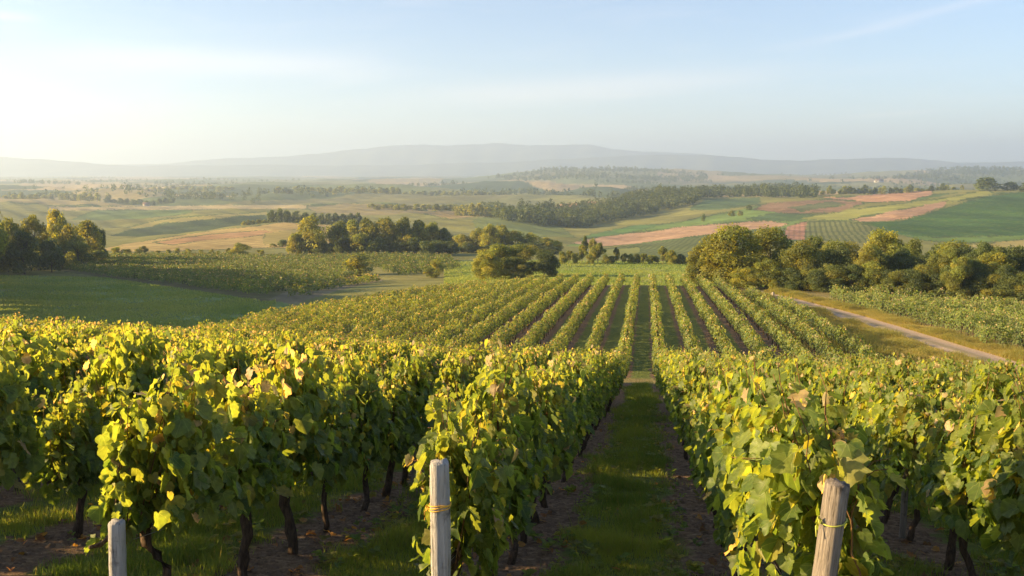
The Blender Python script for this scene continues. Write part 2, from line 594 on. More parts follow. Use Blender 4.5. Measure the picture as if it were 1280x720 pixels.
# ------------------------------------------------------------------ ground sheet
def build_ground():
    # angles: dense inside the view, coarse elsewhere (full circle)
    a_in = np.linspace(-37, 37, 1060)
    a_out = np.linspace(37, 323, 120)[1:-1]
    th = np.radians(np.concatenate([a_in, a_out]))
    rs = np.concatenate([[0.4, 1, 2, 3, 4, 5, 6, 7], np.exp(np.linspace(math.log(8), math.log(110), 210)),
                         np.exp(np.linspace(math.log(110), math.log(1700), 430))[1:], np.exp(np.linspace(math.log(1700), math.log(15000), 130))[1:]])
    T, Rr = np.meshgrid(th, rs)
    X, Y = Rr * np.sin(T), Rr * np.cos(T)
    Z = hz(X, Y)
    Z = np.where(Rr > 9000, np.minimum(Z, hz(X * 0 + 0.0, Y * 0 + 8900)), Z)
    px, py, dep = project(np.stack([X, Y, Z], -1))
    Xr, Yr = to_row(X, Y)
    n = X.size
    C = np.zeros((*X.shape, 3))
    C[:] = (0.17, 0.175, 0.055)
    # patchwork of fields on the far plain
    far = (Y > 1250) | ((Y < 0) & (Rr > 400))
    pal = np.array([(0.12, 0.15, 0.05), (0.08, 0.11, 0.04), (0.25, 0.21, 0.09), (0.33, 0.26, 0.13), (0.05, 0.08, 0.03), (0.18, 0.19, 0.07), (0.15, 0.15, 0.06)])
    big = np.floor(Y / 620 + 0.35 * np.sin(X / 700))
    cell = (np.floor((X + 180 * np.sin(Y / 500) + big * 331) / 310) * 7919 + big * 104729).astype(np.int64)
    idx = np.abs((cell * 2654435761) >> 7) % len(pal)
    C = np.where(far[..., None], pal[idx], C)
    vine = np.zeros(X.shape)
    stripe = np.zeros(X.shape)

    jx = 0.9 * wob(X / 6, Y / 6) + 0.7 * wob(X / 1.7 + 9, Y / 2.3) + 0.35 * rng.normal(size=X.shape)
    jy = 0.35 * wob(X / 7 + 30, Y / 5) + 0.25 * wob(X / 2, Y / 1.6 + 7) + 0.15 * rng.normal(size=X.shape)

    def paint(poly, d0, d1, col, st=0.0):
        m = inside(poly, px + jx * 1.5, py + jy * 1.5) & (Y > d0) & (Y < d1)
        C[m] = col
        stripe[m] = st

    C[(px < 360) & (Y < 236) & (Y > 60)] = (0.17, 0.235, 0.07)
    m = (px > 560) & (px < 1020) & (Y > 150) & (Y < 300)
    bnd = np.sin(Y * 0.16 + X * 0.05 + 1.2 * wob(X / 6, Y / 6))
    C[m] = (np.array([0.17, 0.21, 0.05]) + bnd[..., None] * np.array([0.05, 0.03, 0.012]))[m]
    m = (Yr > 1) & (Yr < 150) & (Xr > -46.5) & (Xr < 60)
    C[m] = (0.25, 0.21, 0.085)
    # left valley
    paint([(70, 338), (130, 322), (420, 318), (470, 342), (400, 362), (335, 377)], 120, 360, (0.13, 0.125, 0.05))
    paint([(290, 322), (560, 318), (580, 345), (480, 352), (440, 340)], 160, 345, (0.19, 0.185, 0.06))
    paint([(335, 376), (365, 362), (420, 349), (470, 346), (480, 350), (420, 364), (372, 380)], 100, 260, (0.17, 0.15, 0.09))
    paint([(120, 312), (170, 303), (250, 290), (330, 281), (375, 275), (420, 276), (420, 312), (330, 310), (150, 316)], 350, 660, (0.34, 0.26, 0.10))
    paint([(190, 303), (260, 293), (330, 288), (350, 292), (260, 300), (215, 306)], 350, 640, (0.34, 0.21, 0.10))
    paint([(330, 292), (400, 282), (400, 300), (330, 306)], 350, 640, (0.26, 0.22, 0.07))
    paint([(120, 300), (160, 288), (230, 276), (330, 268), (340, 272), (340, 296), (130, 305)], 640, 990, (0.038, 0.066, 0.024), 0.6)  # vineyard slope on the hill's shaded face, shade put into its dark green
    paint([(128, 300), (150, 287), (200, 274), (280, 268), (335, 264), (335, 268), (280, 272), (205, 279), (160, 293)], 800, 1000, (0.24, 0.22, 0.07))
    paint([(60, 263), (400, 261), (400, 256), (60, 258)], 1000, 1500, (0.33, 0.27, 0.13))
    paint([(80, 278), (120, 263), (240, 262), (240, 266), (150, 278)], 900, 1400, (0.10, 0.15, 0.05))
    paint([(380, 258), (430, 254), (540, 256), (540, 268), (400, 270)], 900, 1400, (0.21, 0.18, 0.08))
    paint([(520, 264), (600, 262), (640, 268), (560, 274)], 700, 1100, (0.26, 0.20, 0.08))
    paint([(590, 275), (625, 268), (690, 276), (720, 298), (600, 300)], 600, 880, (0.13, 0.165, 0.05))
    # right-hand hills
    paint([(690, 312), (760, 292), (860, 275), (960, 255), (1010, 252), (1010, 300), (700, 330)], 500, 1000, (0.12, 0.19, 0.05))
    paint([(725, 300), (740, 292), (800, 281), (830, 280), (790, 290)], 560, 900, (0.08, 0.16, 0.05))
    paint([(640, 264), (690, 254), (740, 246), (790, 239), (815, 240), (800, 247), (740, 259), (690, 266)], 900, 1280, (0.33, 0.195, 0.115))
    paint([(715, 303), (770, 293), (850, 284), (960, 275), (985, 279), (975, 283), (890, 293), (800, 304), (750, 309)], 480, 900, (0.36, 0.24, 0.15))
    paint([(745, 312), (800, 305), (890, 294), (985, 284), (985, 300), (900, 330), (760, 330)], 330, 760, (0.11, 0.14, 0.05), 0.55)
    paint([(700, 328), (760, 312), (800, 308), (800, 316), (720, 330)], 280, 560, (0.20, 0.22, 0.06))
    paint([(860, 262), (880, 250), (950, 247), (950, 255), (900, 262)], 850, 1300, (0.07, 0.12, 0.05))
    paint([(940, 262), (960, 254), (1060, 247), (1085, 253), (1050, 264), (990, 268)], 760, 1250, (0.21, 0.14, 0.085))
    paint([(985, 259), (1040, 252), (1060, 256), (1000, 264)], 760, 1250, (0.09, 0.11, 0.05))
    paint([(930, 273), (970, 266), (1060, 270), (1060, 274), (960, 276)], 560, 900, (0.07, 0.12, 0.045))
    paint([(1000, 273), (1060, 262), (1130, 254), (1190, 246), (1235, 237), (1245, 243), (1190, 253), (1150, 263), (1075, 277)], 500, 1240, (0.22, 0.235, 0.065))
    paint([(1028, 247), (1080, 244), (1168, 237), (1165, 243), (1140, 251), (1085, 253)], 700, 1300, (0.36, 0.22, 0.135))
    paint([(1165, 243), (1200, 240), (1145, 251), (1135, 252)], 700, 1300, (0.08, 0.13, 0.04))
    paint([(1058, 275), (1110, 265), (1185, 251), (1180, 258), (1135, 274), (1085, 278)], 500, 1100, (0.35, 0.225, 0.14))
    paint([(975, 300), (985, 282), (1008, 276), (1008, 300)], 380, 760, (0.30, 0.17, 0.12), 0.3)
    paint([(1006, 300), (1008, 277), (1050, 276), (1085, 280), (1110, 296), (1110, 304)], 380, 760, (0.13, 0.15, 0.06), 0.8)
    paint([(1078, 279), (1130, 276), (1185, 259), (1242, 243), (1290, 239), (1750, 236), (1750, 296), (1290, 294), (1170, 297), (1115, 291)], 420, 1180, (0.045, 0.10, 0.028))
    paint([(1115, 291), (1170, 297), (1290, 294), (1290, 301), (1200, 304), (1150, 300)], 360, 640, (0.11, 0.18, 0.045))
    paint([(1190, 309), (1250, 303), (1290, 298), (1750, 298), (1750, 310), (1290, 309)], 300, 640, (0.30, 0.26, 0.09))
    wide = Y > 240
    e1 = np.zeros(X.shape, bool)
    dc = np.abs(np.diff(C, axis=1)).sum(-1) > 0.03
    e1[:, 1:] |= dc
    dc = np.abs(np.diff(C, axis=0)).sum(-1) > 0.03
    e1[1:] |= dc
    e1[:-1] |= dc
    mk_ = e1 & wide & (Y < 1300) & (wob(X / 4 + 5, Y / 4) + 0.3 * rng.normal(size=X.shape) > -0.15)
    C[mk_] = np.array([0.055, 0.085, 0.028]) * rng.uniform(0.7, 1.5, (int(mk_.sum()), 1))
    vine[(Yr > 4.5) & (Yr < 58.5) & (Xr > -46.5) & (Xr < 16)] = 1
    vine[(Yr > 61) & (Yr < 149) & (Xr > -46.5) & (Xr < 12.8)] = 1
    C = np.clip(C, 0, 1)
    V = np.stack([X, Y, Z], -1).reshape(-1, 3)
    nr, na = X.shape
    i = np.arange(nr - 1)[:, None] * na
    j = np.arange(na)
    j2 = (j + 1) % na
    Q = np.stack([(i + j).ravel(), (i + j2).ravel(), (i + na + j2).ravel(), (i + na + j).ravel()], 1)
    Vc = np.array([[0, 0, float(hz(0.0, 0.0))]])
    V = np.concatenate([V, Vc])
    tri = np.stack([np.full(na, n), j2, j], 1)
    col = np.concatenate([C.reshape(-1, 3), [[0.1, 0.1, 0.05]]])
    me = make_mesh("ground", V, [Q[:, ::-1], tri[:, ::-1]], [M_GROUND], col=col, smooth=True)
    a = me.color_attributes.new("mask", 'FLOAT_COLOR', 'POINT')
    mk = np.zeros((n + 1, 4), np.float32)
    mk[:n, 0] = vine.ravel()
    mk[:n, 1] = stripe.ravel()
    mk[:n, 2] = ((C[..., 0] > C[..., 1] * 1.2) & (Y > 240)).ravel()
    mk[:, 3] = 1
    a.data.foreach_set("color", mk.ravel())
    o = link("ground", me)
    tag(o, kind="structure")
    return float(Z.min())


GROUND_MIN = build_ground()


def build_mountains(name, prof, d, depth, seed):
    r = np.random.default_rng(seed)
    px = np.linspace(-500, 1800, 700)
    top = np.interp(px, [p[0] for p in prof], [p[1] for p in prof])
    jit = sum(a * np.sin(px * f + r.uniform(0, 6)) for a, f in ((0.8, 0.02), (0.5, 0.055), (0.35, 0.13), (0.2, 0.31)))
    top = top + jit * 0.8
    s = np.linspace(-1, 1, 41)
    P, S = np.meshgrid(px, s)
    D = d + depth * S
    H = ray_z(np.interp(P, px, top), d)
    fl = -55
    ridge = 0.10 * np.sin(P * 0.06 + 3 * S) + 0.07 * np.sin(P * 0.17 - 4 * S + 1)
    k = np.clip(1 - np.abs(S) ** (1.25), 0, 1) * (1 + ridge * np.abs(S) * 1.6)
    Z = fl + (H - fl) * np.clip(k, 0, 1)
    X = (P - 640) / F * d + (P - 640) / F * (D - d) * 0.6
    V = np.stack([X, D, Z], -1).reshape(-1, 3)
    na = len(px)
    i = (np.arange(len(s) - 1) * na)[:, None]
    j = np.arange(na - 1)
    Q = np.stack([(i + j).ravel(), (i + j + 1).ravel(), (i + na + j + 1).ravel(), (i + na + j).ravel()], 1)
    b = NB("mountain_slopes")
    geo = b.n("NewGeometry")
    n = b.noise(geo.outputs["Position"], 0.004, 6, 0.6)
    c = b.ramp(n, [(0.35, (0.045, 0.065, 0.035)), (0.65, (0.13, 0.14, 0.08))])
    m = b.done(b.principled(c, 0.95, 0.05).outputs[0])
    o = link(name, make_mesh(name, V, [Q], [m], smooth=True))
    tag(o, kind="structure")


build_mountains("mountains", [(-500, 206), (200, 206), (260, 200), (330, 196), (400, 192), (450, 186), (500, 182), (560, 182), (620, 179), (660, 181),
                              (700, 180), (740, 181), (765, 187), (830, 191), (900, 195), (1000, 203), (1800, 206)], 11500, 1300, 3)
build_mountains("hills", [(-500, 193), (-100, 195), (0, 197), (60, 199), (120, 204), (180, 207), (260, 207), (500, 206), (640, 203), (760, 195), (830, 193), (880, 194),
                          (950, 200), (1000, 201), (1060, 198), (1100, 196), (1150, 199), (1200, 204), (1280, 203), (1400, 200), (1800, 204)], 9300, 1000, 5)

# ------------------------------------------------------------------ dirt road
def build_road():
    pts = np.array([at_px(*p) for p in ROAD_PX])
    x_end, y_end = to_world(11.0, 152.0)
    pts = np.concatenate([pts, [[x_end, y_end], to_world(2.0, 166.0), to_world(-3.0, 190.0)]])
    seg = np.concatenate([[0], np.cumsum(np.hypot(*np.diff(pts, axis=0).T))])
    t = np.linspace(0, seg[-1], 260)
    k = np.exp(-0.5 * (np.arange(-12, 13) / 5.0) ** 2)
    k /= k.sum()
    c = np.stack([np.convolve(np.pad(np.interp(t, seg, pts[:, q]), 12, mode='reflect', reflect_type='odd'), k, mode='valid') for q in (0, 1)], 1)
    tan = norm(np.gradient(c, axis=0))
    nrm = np.stack([tan[:, 1], -tan[:, 0]], 1)
    us = np.linspace(-1, 1, 13)
    P = c[:, None, :] + nrm[:, None, :] * us[None, :, None] * 2.4
    Z = hz(P[..., 0], P[..., 1]) + 0.06 - 0.05 * np.exp(-((np.abs(us) - 0.45) / 0.16) ** 2)[None, :] - 0.055 * (np.abs(us) > 0.95)[None, :]
    V = np.concatenate([P, Z[..., None]], -1).reshape(-1, 3)
    na = len(us)
    i = (np.arange(len(t) - 1) * na)[:, None]
    j = np.arange(na - 1)
    Q = np.stack([(i + j).ravel(), (i + j + 1).ravel(), (i + na + j + 1).ravel(), (i + na + j).ravel()], 1)
    uv = np.stack([np.tile(us, len(t)), np.repeat(t / 4, na)], 1)
    o = link("road", make_mesh("road", V, [Q], [road_material()], uv=uv, smooth=True))
    tag(o, kind="structure")
    return c


ROAD = build_road()


def road_dist(X, Y):
    d = np.full(np.shape(X), 1e9)
    for q in ROAD[::4]:
        d = np.minimum(d, np.hypot(X - q[0], Y - q[1]))
    return d


# ------------------------------------------------------------------ tubes
def tube(path, rad, sides=7, jitter=0.0, r=rng, cap=True):
    path = np.asarray(path, float)
    rad = np.asarray(rad, float)
    n = len(path)
    t = norm(np.gradient(path, axis=0))
    ref = np.where(np.abs(t[:, 2:3]) > 0.9, np.array([[1.0, 0, 0]]), np.array([[0, 0, 1.0]]))
    a = norm(np.cross(t, ref))
    b = np.cross(t, a)
    ang = np.linspace(0, 2 * math.pi, sides, endpoint=False)
    rr = rad[:, None] * (1 + jitter * r.normal(size=(n, sides)))
    V = path[:, None] + rr[..., None] * (np.cos(ang)[None, :, None] * a[:, None] + np.sin(ang)[None, :, None] * b[:, None])
    V = V.reshape(-1, 3)
    i = (np.arange(n - 1) * sides)[:, None]
    j = np.arange(sides)
    j2 = (j + 1) % sides
    Q = np.stack([(i + j).ravel(), (i + j2).ravel(), (i + sides + j2).ravel(), (i + sides + j).ravel()], 1)
    T = np.zeros((0, 3), int)
    if cap:
        V = np.concatenate([V, [path[-1]]])
        e = (n - 1) * sides
        T = np.stack([e + j, e + j2, np.full(sides, len(V) - 1)], 1)
    return V, Q, T


class Acc:
    def __init__(s):
        s.V, s.Q, s.T, s.n = [], [], [], 0

    def add(s, VQT):
        V, Q, T = VQT
        s.V.append(V)
        s.Q.append(Q + s.n)
        s.T.append(T + s.n)
        s.n += len(V)

    def mesh(s, name, mats, smooth=True):
        return make_mesh(name, np.concatenate(s.V), [np.concatenate(s.Q), np.concatenate(s.T)], mats, smooth=smooth)


# ------------------------------------------------------------------ grape leaves
_half = [(0.14, -0.08), (0.32, -0.07), (0.46, 0.08), (0.52, 0.26), (0.49, 0.38), (0.49, 0.53), (0.41, 0.69), (0.29, 0.78), (0.15, 0.89)]
_rim = [(0, 0.06)] + _half + [(0, 0.98)] + [(-x, y) for x, y in _half[::-1]]
LEAF = np.array([(0, 0.30)] + _rim)
NRIM = len(_rim)
_hl = [(0.13, -0.10), (0.36, -0.10), (0.43, 0.07), (0.58, 0.24), (0.36, 0.34), (0.56, 0.60), (0.32, 0.62), (0.30, 0.80), (0.15, 0.84)]
LEAF_B = np.array([(0, 0.30), (0, 0.10)] + _hl + [(0, 1.05)] + [(-x, y) for x, y in _hl[::-1]])
LEAF_T = np.array([[0, 1 + k, 1 + (k + 1) % NRIM] for k in range(NRIM)])


def leaf_batch(pos, nrm, tip, size, col, r):
    """many lobed, cupped grape leaves -> V, tris, colours, uv"""
    n = len(pos)
    nrm = norm(nrm)
    t = norm(tip - (tip * nrm).sum(1, keepdims=True) * nrm)
    s = np.cross(t, nrm)
    lob = r.random((n, 1)) ** 2.4
    x = (LEAF[None, :, 0] * (1 - lob) + LEAF_B[None, :, 0] * lob) * (1 + 0.12 * r.normal(size=(n, 1)))
    y = (LEAF[None, :, 1] * (1 - lob) + LEAF_B[None, :, 1] * lob) * (1 + 0.08 * r.normal(size=(n, 1)))
    x = x * (1 + 0.07 * r.normal(size=(n, NRIM + 1)))
    fold = r.uniform(-0.25, 0.95, (n, 1))
    curl = r.uniform(-0.2, 0.9, (n, 1))
    z = fold * np.abs(x) * 0.8 - curl * (y ** 2) * 0.5 + 0.045 * r.normal(size=(n, NRIM + 1))
    z[:, 0] -= 0.03
    V = pos[:, None] + size[:, None, None] * (x[..., None] * s[:, None] + y[..., None] * t[:, None] + z[..., None] * nrm[:, None])
    T = (np.arange(n) * (NRIM + 1))[:, None, None] + LEAF_T[None]
    C = np.repeat(col, NRIM + 1, 0)
    UV = np.tile(LEAF, (n, 1))
    return V.reshape(-1, 3), T.reshape(-1, 3), C, UV


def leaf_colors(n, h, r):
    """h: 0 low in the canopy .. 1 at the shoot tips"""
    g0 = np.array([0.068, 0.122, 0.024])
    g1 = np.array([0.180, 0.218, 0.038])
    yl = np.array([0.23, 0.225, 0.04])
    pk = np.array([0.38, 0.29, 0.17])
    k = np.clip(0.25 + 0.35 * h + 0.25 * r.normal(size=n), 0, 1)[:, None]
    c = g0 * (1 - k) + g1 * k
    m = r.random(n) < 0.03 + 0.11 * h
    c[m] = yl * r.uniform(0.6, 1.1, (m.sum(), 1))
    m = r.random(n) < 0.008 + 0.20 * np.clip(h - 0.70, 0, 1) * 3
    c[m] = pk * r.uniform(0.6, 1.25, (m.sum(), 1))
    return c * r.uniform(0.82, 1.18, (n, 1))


def vine_variant(seed, low=False):
    """trunk, canes and leaves of one vine in its own frame: row along +Y"""
    r = np.random.default_rng(seed)
    # trunk, gnarled, with a head and two short arms
    hh = r.uniform(0.80, 0.92)
    zs = np.linspace(-0.12, hh, 9)
    lean = r.normal(0, 0.10, 2)
    wx = np.cumsum(r.normal(0, 0.022, 9)) + lean[0] * np.linspace(0, 1, 9)
    wy = np.cumsum(r.normal(0, 0.030, 9)) + lean[1] * np.linspace(0, 1, 9)
    wx -= wx[0]
    wy -= wy[0]
    rad = np.interp(np.linspace(0, 1, 9), [0, 0.12, 0.5, 0.9, 1], [0.062, 0.050, 0.042, 0.048, 0.055]) * r.uniform(0.85, 1.2)
    tr = Acc()
    path = np.stack([wx, wy, zs], 1)
    tr.add(tube(path, rad, 9, 0.13, r))
    head = path[-1]
    for sgn in (-1, 1):
        m = 7
        q = np.linspace(0, 1, m)
        arm = head + np.stack([r.normal(0, 0.02, m) * q, sgn * q * 0.62, 0.02 + 0.10 * np.sin(q * 2.2) + r.normal(0, 0.012, m)], 1)
        tr.add(tube(arm, np.interp(q, [0, 1], [0.036, 0.016]), 7, 0.12, r))
    # shoots
    cn = Acc()
    P, N, Tp, S, H = [], [], [], [], []
    nsh = 17
    for k in range(nsh):
        y0 = np.clip(-0.47 + 0.94 * (k + 0.5) / nsh + r.normal(0, 0.05), -0.56, 0.56)
        L = r.uniform(0.85, 1.38) * (0.93 if abs(y0) > 0.5 else 1)
        side = r.choice([-1, 1])
        flop = r.random() < 0.25
        m = 10
        q = np.linspace(0, 1, m)
        out = side * (0.05 + q * r.uniform(0.02, 0.16) + (0.28 * q ** 3 if flop else 0))
        up = L * (q - (0.34 * q ** 3 if flop else 0.05 * q ** 3))
        pth = np.stack([head[0] * (1 - q) + out + r.normal(0, 0.012, m), y0 + head[1] * (1 - q) * 0.3 + r.normal(0, 0.10) * q + r.normal(0, 0.012, m), hh + 0.08 + up], 1)
        cn.add(tube(pth, np.interp(q, [0, 1], [0.0065, 0.0025]), 5, 0, r))
        nl = int(L / 0.039)
        f = np.clip((np.arange(nl) + 0.5) / nl + r.normal(0, 0.02, nl), 0, 1)
        b0 = np.stack([np.interp(f, q, pth[:, c]) for c in range(3)], 1)
        ang = np.arange(nl) * math.pi + r.normal(0, 0.9, nl)
        sd = np.sign(np.cos(ang)) * np.where(r.random(nl) < 0.75, 1, -1)
        pet = r.uniform(0.05, 0.19, nl) * (1 - 0.45 * f)
        dirv = norm(np.stack([sd * r.uniform(0.5, 1.2, nl), r.normal(0, 0.7, nl), r.normal(0.1, 0.35, nl)], 1))
        P.append(b0 + dirv * pet[:, None])
        N.append(np.stack([dirv[:, 0] * 1.0 + r.normal(0, 0.38, nl), dirv[:, 1] * 0.5 + r.normal(0, 0.45, nl), 0.55 + r.normal(0, 0.35, nl)], 1))
        Tp.append(np.stack([dirv[:, 0] * 0.5 + r.normal(0, 0.3, nl), dirv[:, 1] * 0.4 + r.normal(0, 0.3, nl), -0.9 + r.normal(0, 0.3, nl)], 1))
        S.append(np.interp(f, [0, 0.15, 0.6, 0.9, 1], [0.13, 0.16, 0.15, 0.10, 0.05]) * np.where(r.random(nl) < 0.5, r.uniform(0.40, 0.75, nl), r.uniform(0.8, 1.2, nl)))
        H.append(f)
    # side-shoot leaves filling the canopy wall
    nf = 340
    zlo = 0.30 if low else r.uniform(0.70, 0.95)
    yy = np.clip(r.normal(0, 0.30, nf), -0.62, 0.62)
    sd = r.choice([-1, 1], nf)
    zz = r.uniform(zlo, 1.85, nf) if low else zlo + 1.2 * r.beta(1.15, 1.4, nf)
    prof = np.interp(zz, [0.25, 0.7, 1.0, 1.5, 2.0], [0.16, 0.20, 0.30, 0.28, 0.14])
    P.append(np.stack([sd * prof * r.uniform(0.35, 1.2, nf), yy, zz + 0.06 * np.sin(yy * 5 + seed)], 1))
    N.append(np.stack([sd + r.normal(0, 0.35, nf), r.normal(0, 0.5, nf), 0.5 + r.normal(0, 0.3, nf)], 1))
    Tp.append(np.stack([sd * 0.3 + r.normal(0, 0.3, nf), r.normal(0, 0.4, nf), np.full(nf, -1.0)], 1))
    S.append(np.where(r.random(nf) < 0.5, r.uniform(0.05, 0.10, nf), r.uniform(0.11, 0.185, nf)))
    H.append(np.clip((zz - 0.8) / 1.3, 0, 0.8))
    P, N, Tp, S, H = map(np.concatenate, (P, N, Tp, S, H))
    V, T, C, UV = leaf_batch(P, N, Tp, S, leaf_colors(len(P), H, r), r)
    fol = make_mesh("foliage", V, [T], [M_LEAF], col=C, uv=UV)
    return tr.mesh("trunk", [M_BARK]), cn.mesh("canes", [M_CANE]), fol


VARIANTS = [vine_variant(100 + k) for k in range(11)]
LOWS = [vine_variant(230 + k, True) for k in range(3)]
ROW_START = {}


def row_start(x):
    if abs(x + 1.39) < .1: return 6.95
    if abs(x + 3.79) < .1: return 6.75
    if abs(x - 1.01) < .1: return 6.05
    return 6.2 + 0.5 * math.sin(x * 7)


def plant_positions():
    out = []
    for side, rows in (("left", ROWS_L), ("right", ROWS_R)):
        for k, x in enumerate(rows):
            y = row_start(x)
            i = 0
            while y < (57.5 if x < 14 else 40):
                out.append((side, k, i, x + rng.normal(0, 0.03), y + rng.normal(0, 0.05)))
                y += 1.25
                i += 1
    return out


PL = plant_positions()
_xr = np.array([p[3] for p in PL])
_yr = np.array([p[4] for p in PL])
_wx, _wy = to_world(_xr, _yr)
_wz = hz(_wx, _wy)
_px, _py, _dep = project(np.stack([_wx, _wy, _wz + 1.5], -1))
_dist = np.hypot(_wx, _wy)
_inview = (_dep > 1) & (_px > -110) & (_px < 1390)
_order = np.argsort(np.where(_inview, _dist, 1e9))
N_IND = 300
INDIV = set(_order[:N_IND].tolist())
ORD = ["first", "second", "third", "fourth", "fifth", "sixth", "seventh", "eighth", "ninth", "tenth", "eleventh", "twelfth", "thirteenth", "fourteenth"]


def row_phrase(side, k):
    if k == 0: return "row just %s of grass aisle" % side
    return "%s row %s of grass aisle" % ((ORD + ["fifteenth", "sixteenth", "seventeenth", "eighteenth", "nineteenth"])[k], side)


seen = {}
for idx in sorted(INDIV, key=lambda q: (PL[q][0], PL[q][1], PL[q][4])):
    side, k, i, x, y = PL[idx]
    c = seen.get((side, k), 0)
    seen[(side, k)] = c + 1
    e = bpy.data.objects.new("grapevine", None)
    COL.objects.link(e)
    e.empty_display_size = 0.2
    e.location = (_wx[idx], _wy[idx], _wz[idx] - 0.02)
    s = rng.uniform(0.92, 1.08) * (0.80 if (i > 1 and rng.random() < 0.2) else 1)
    if side == "left" and k in (1, 2) and min(abs(y + 0.1 * k - q) for q in (15.2, 21.0, 27.5, 35.0)) < 0.63:
        s = 0.55 + 0.08 * k      # vines shrunk on purpose so patches of sun reach the aisle
    flip = rng.random() < 0.5
    e.scale = (s * rng.uniform(0.9, 1.1), s, s * rng.uniform(0.95, 1.06))
    e.rotation_euler = (0, 0, -YAW + (math.pi if flip else 0) + rng.normal(0, 0.04))
    if i == 0 and k == 0:
        tm, cm, fm = LOWS[(2 if k else 0) if side == "left" else 1]
    else:
        tm, cm, fm = VARIANTS[int(rng.integers(len(VARIANTS)))]
    link("trunk", tm, e)
    link("canes", cm, e)
    link("foliage", fm, e)
    rp = row_phrase(side, k)
    if i == 0 and k == 0:
        lb = "leafy grapevine hanging low beside the %s post %s of grass aisle" % (("grey", "left") if side == "left" else ("leaning brown", "right"))
    elif i == 0 and k == 1 and side == "left":
        lb = "bushy backlit grapevine behind the short grey post without a tie, nearest of its row"
    elif c < 7:
        lb = "%s visible grapevine from the near end of %s" % (ORD[c], rp)
    else:
        lb = "grapevine beyond the seventh visible one in %s" % rp
    tag(e, lb, "grapevine", "grapevines planted in rows down the slope")

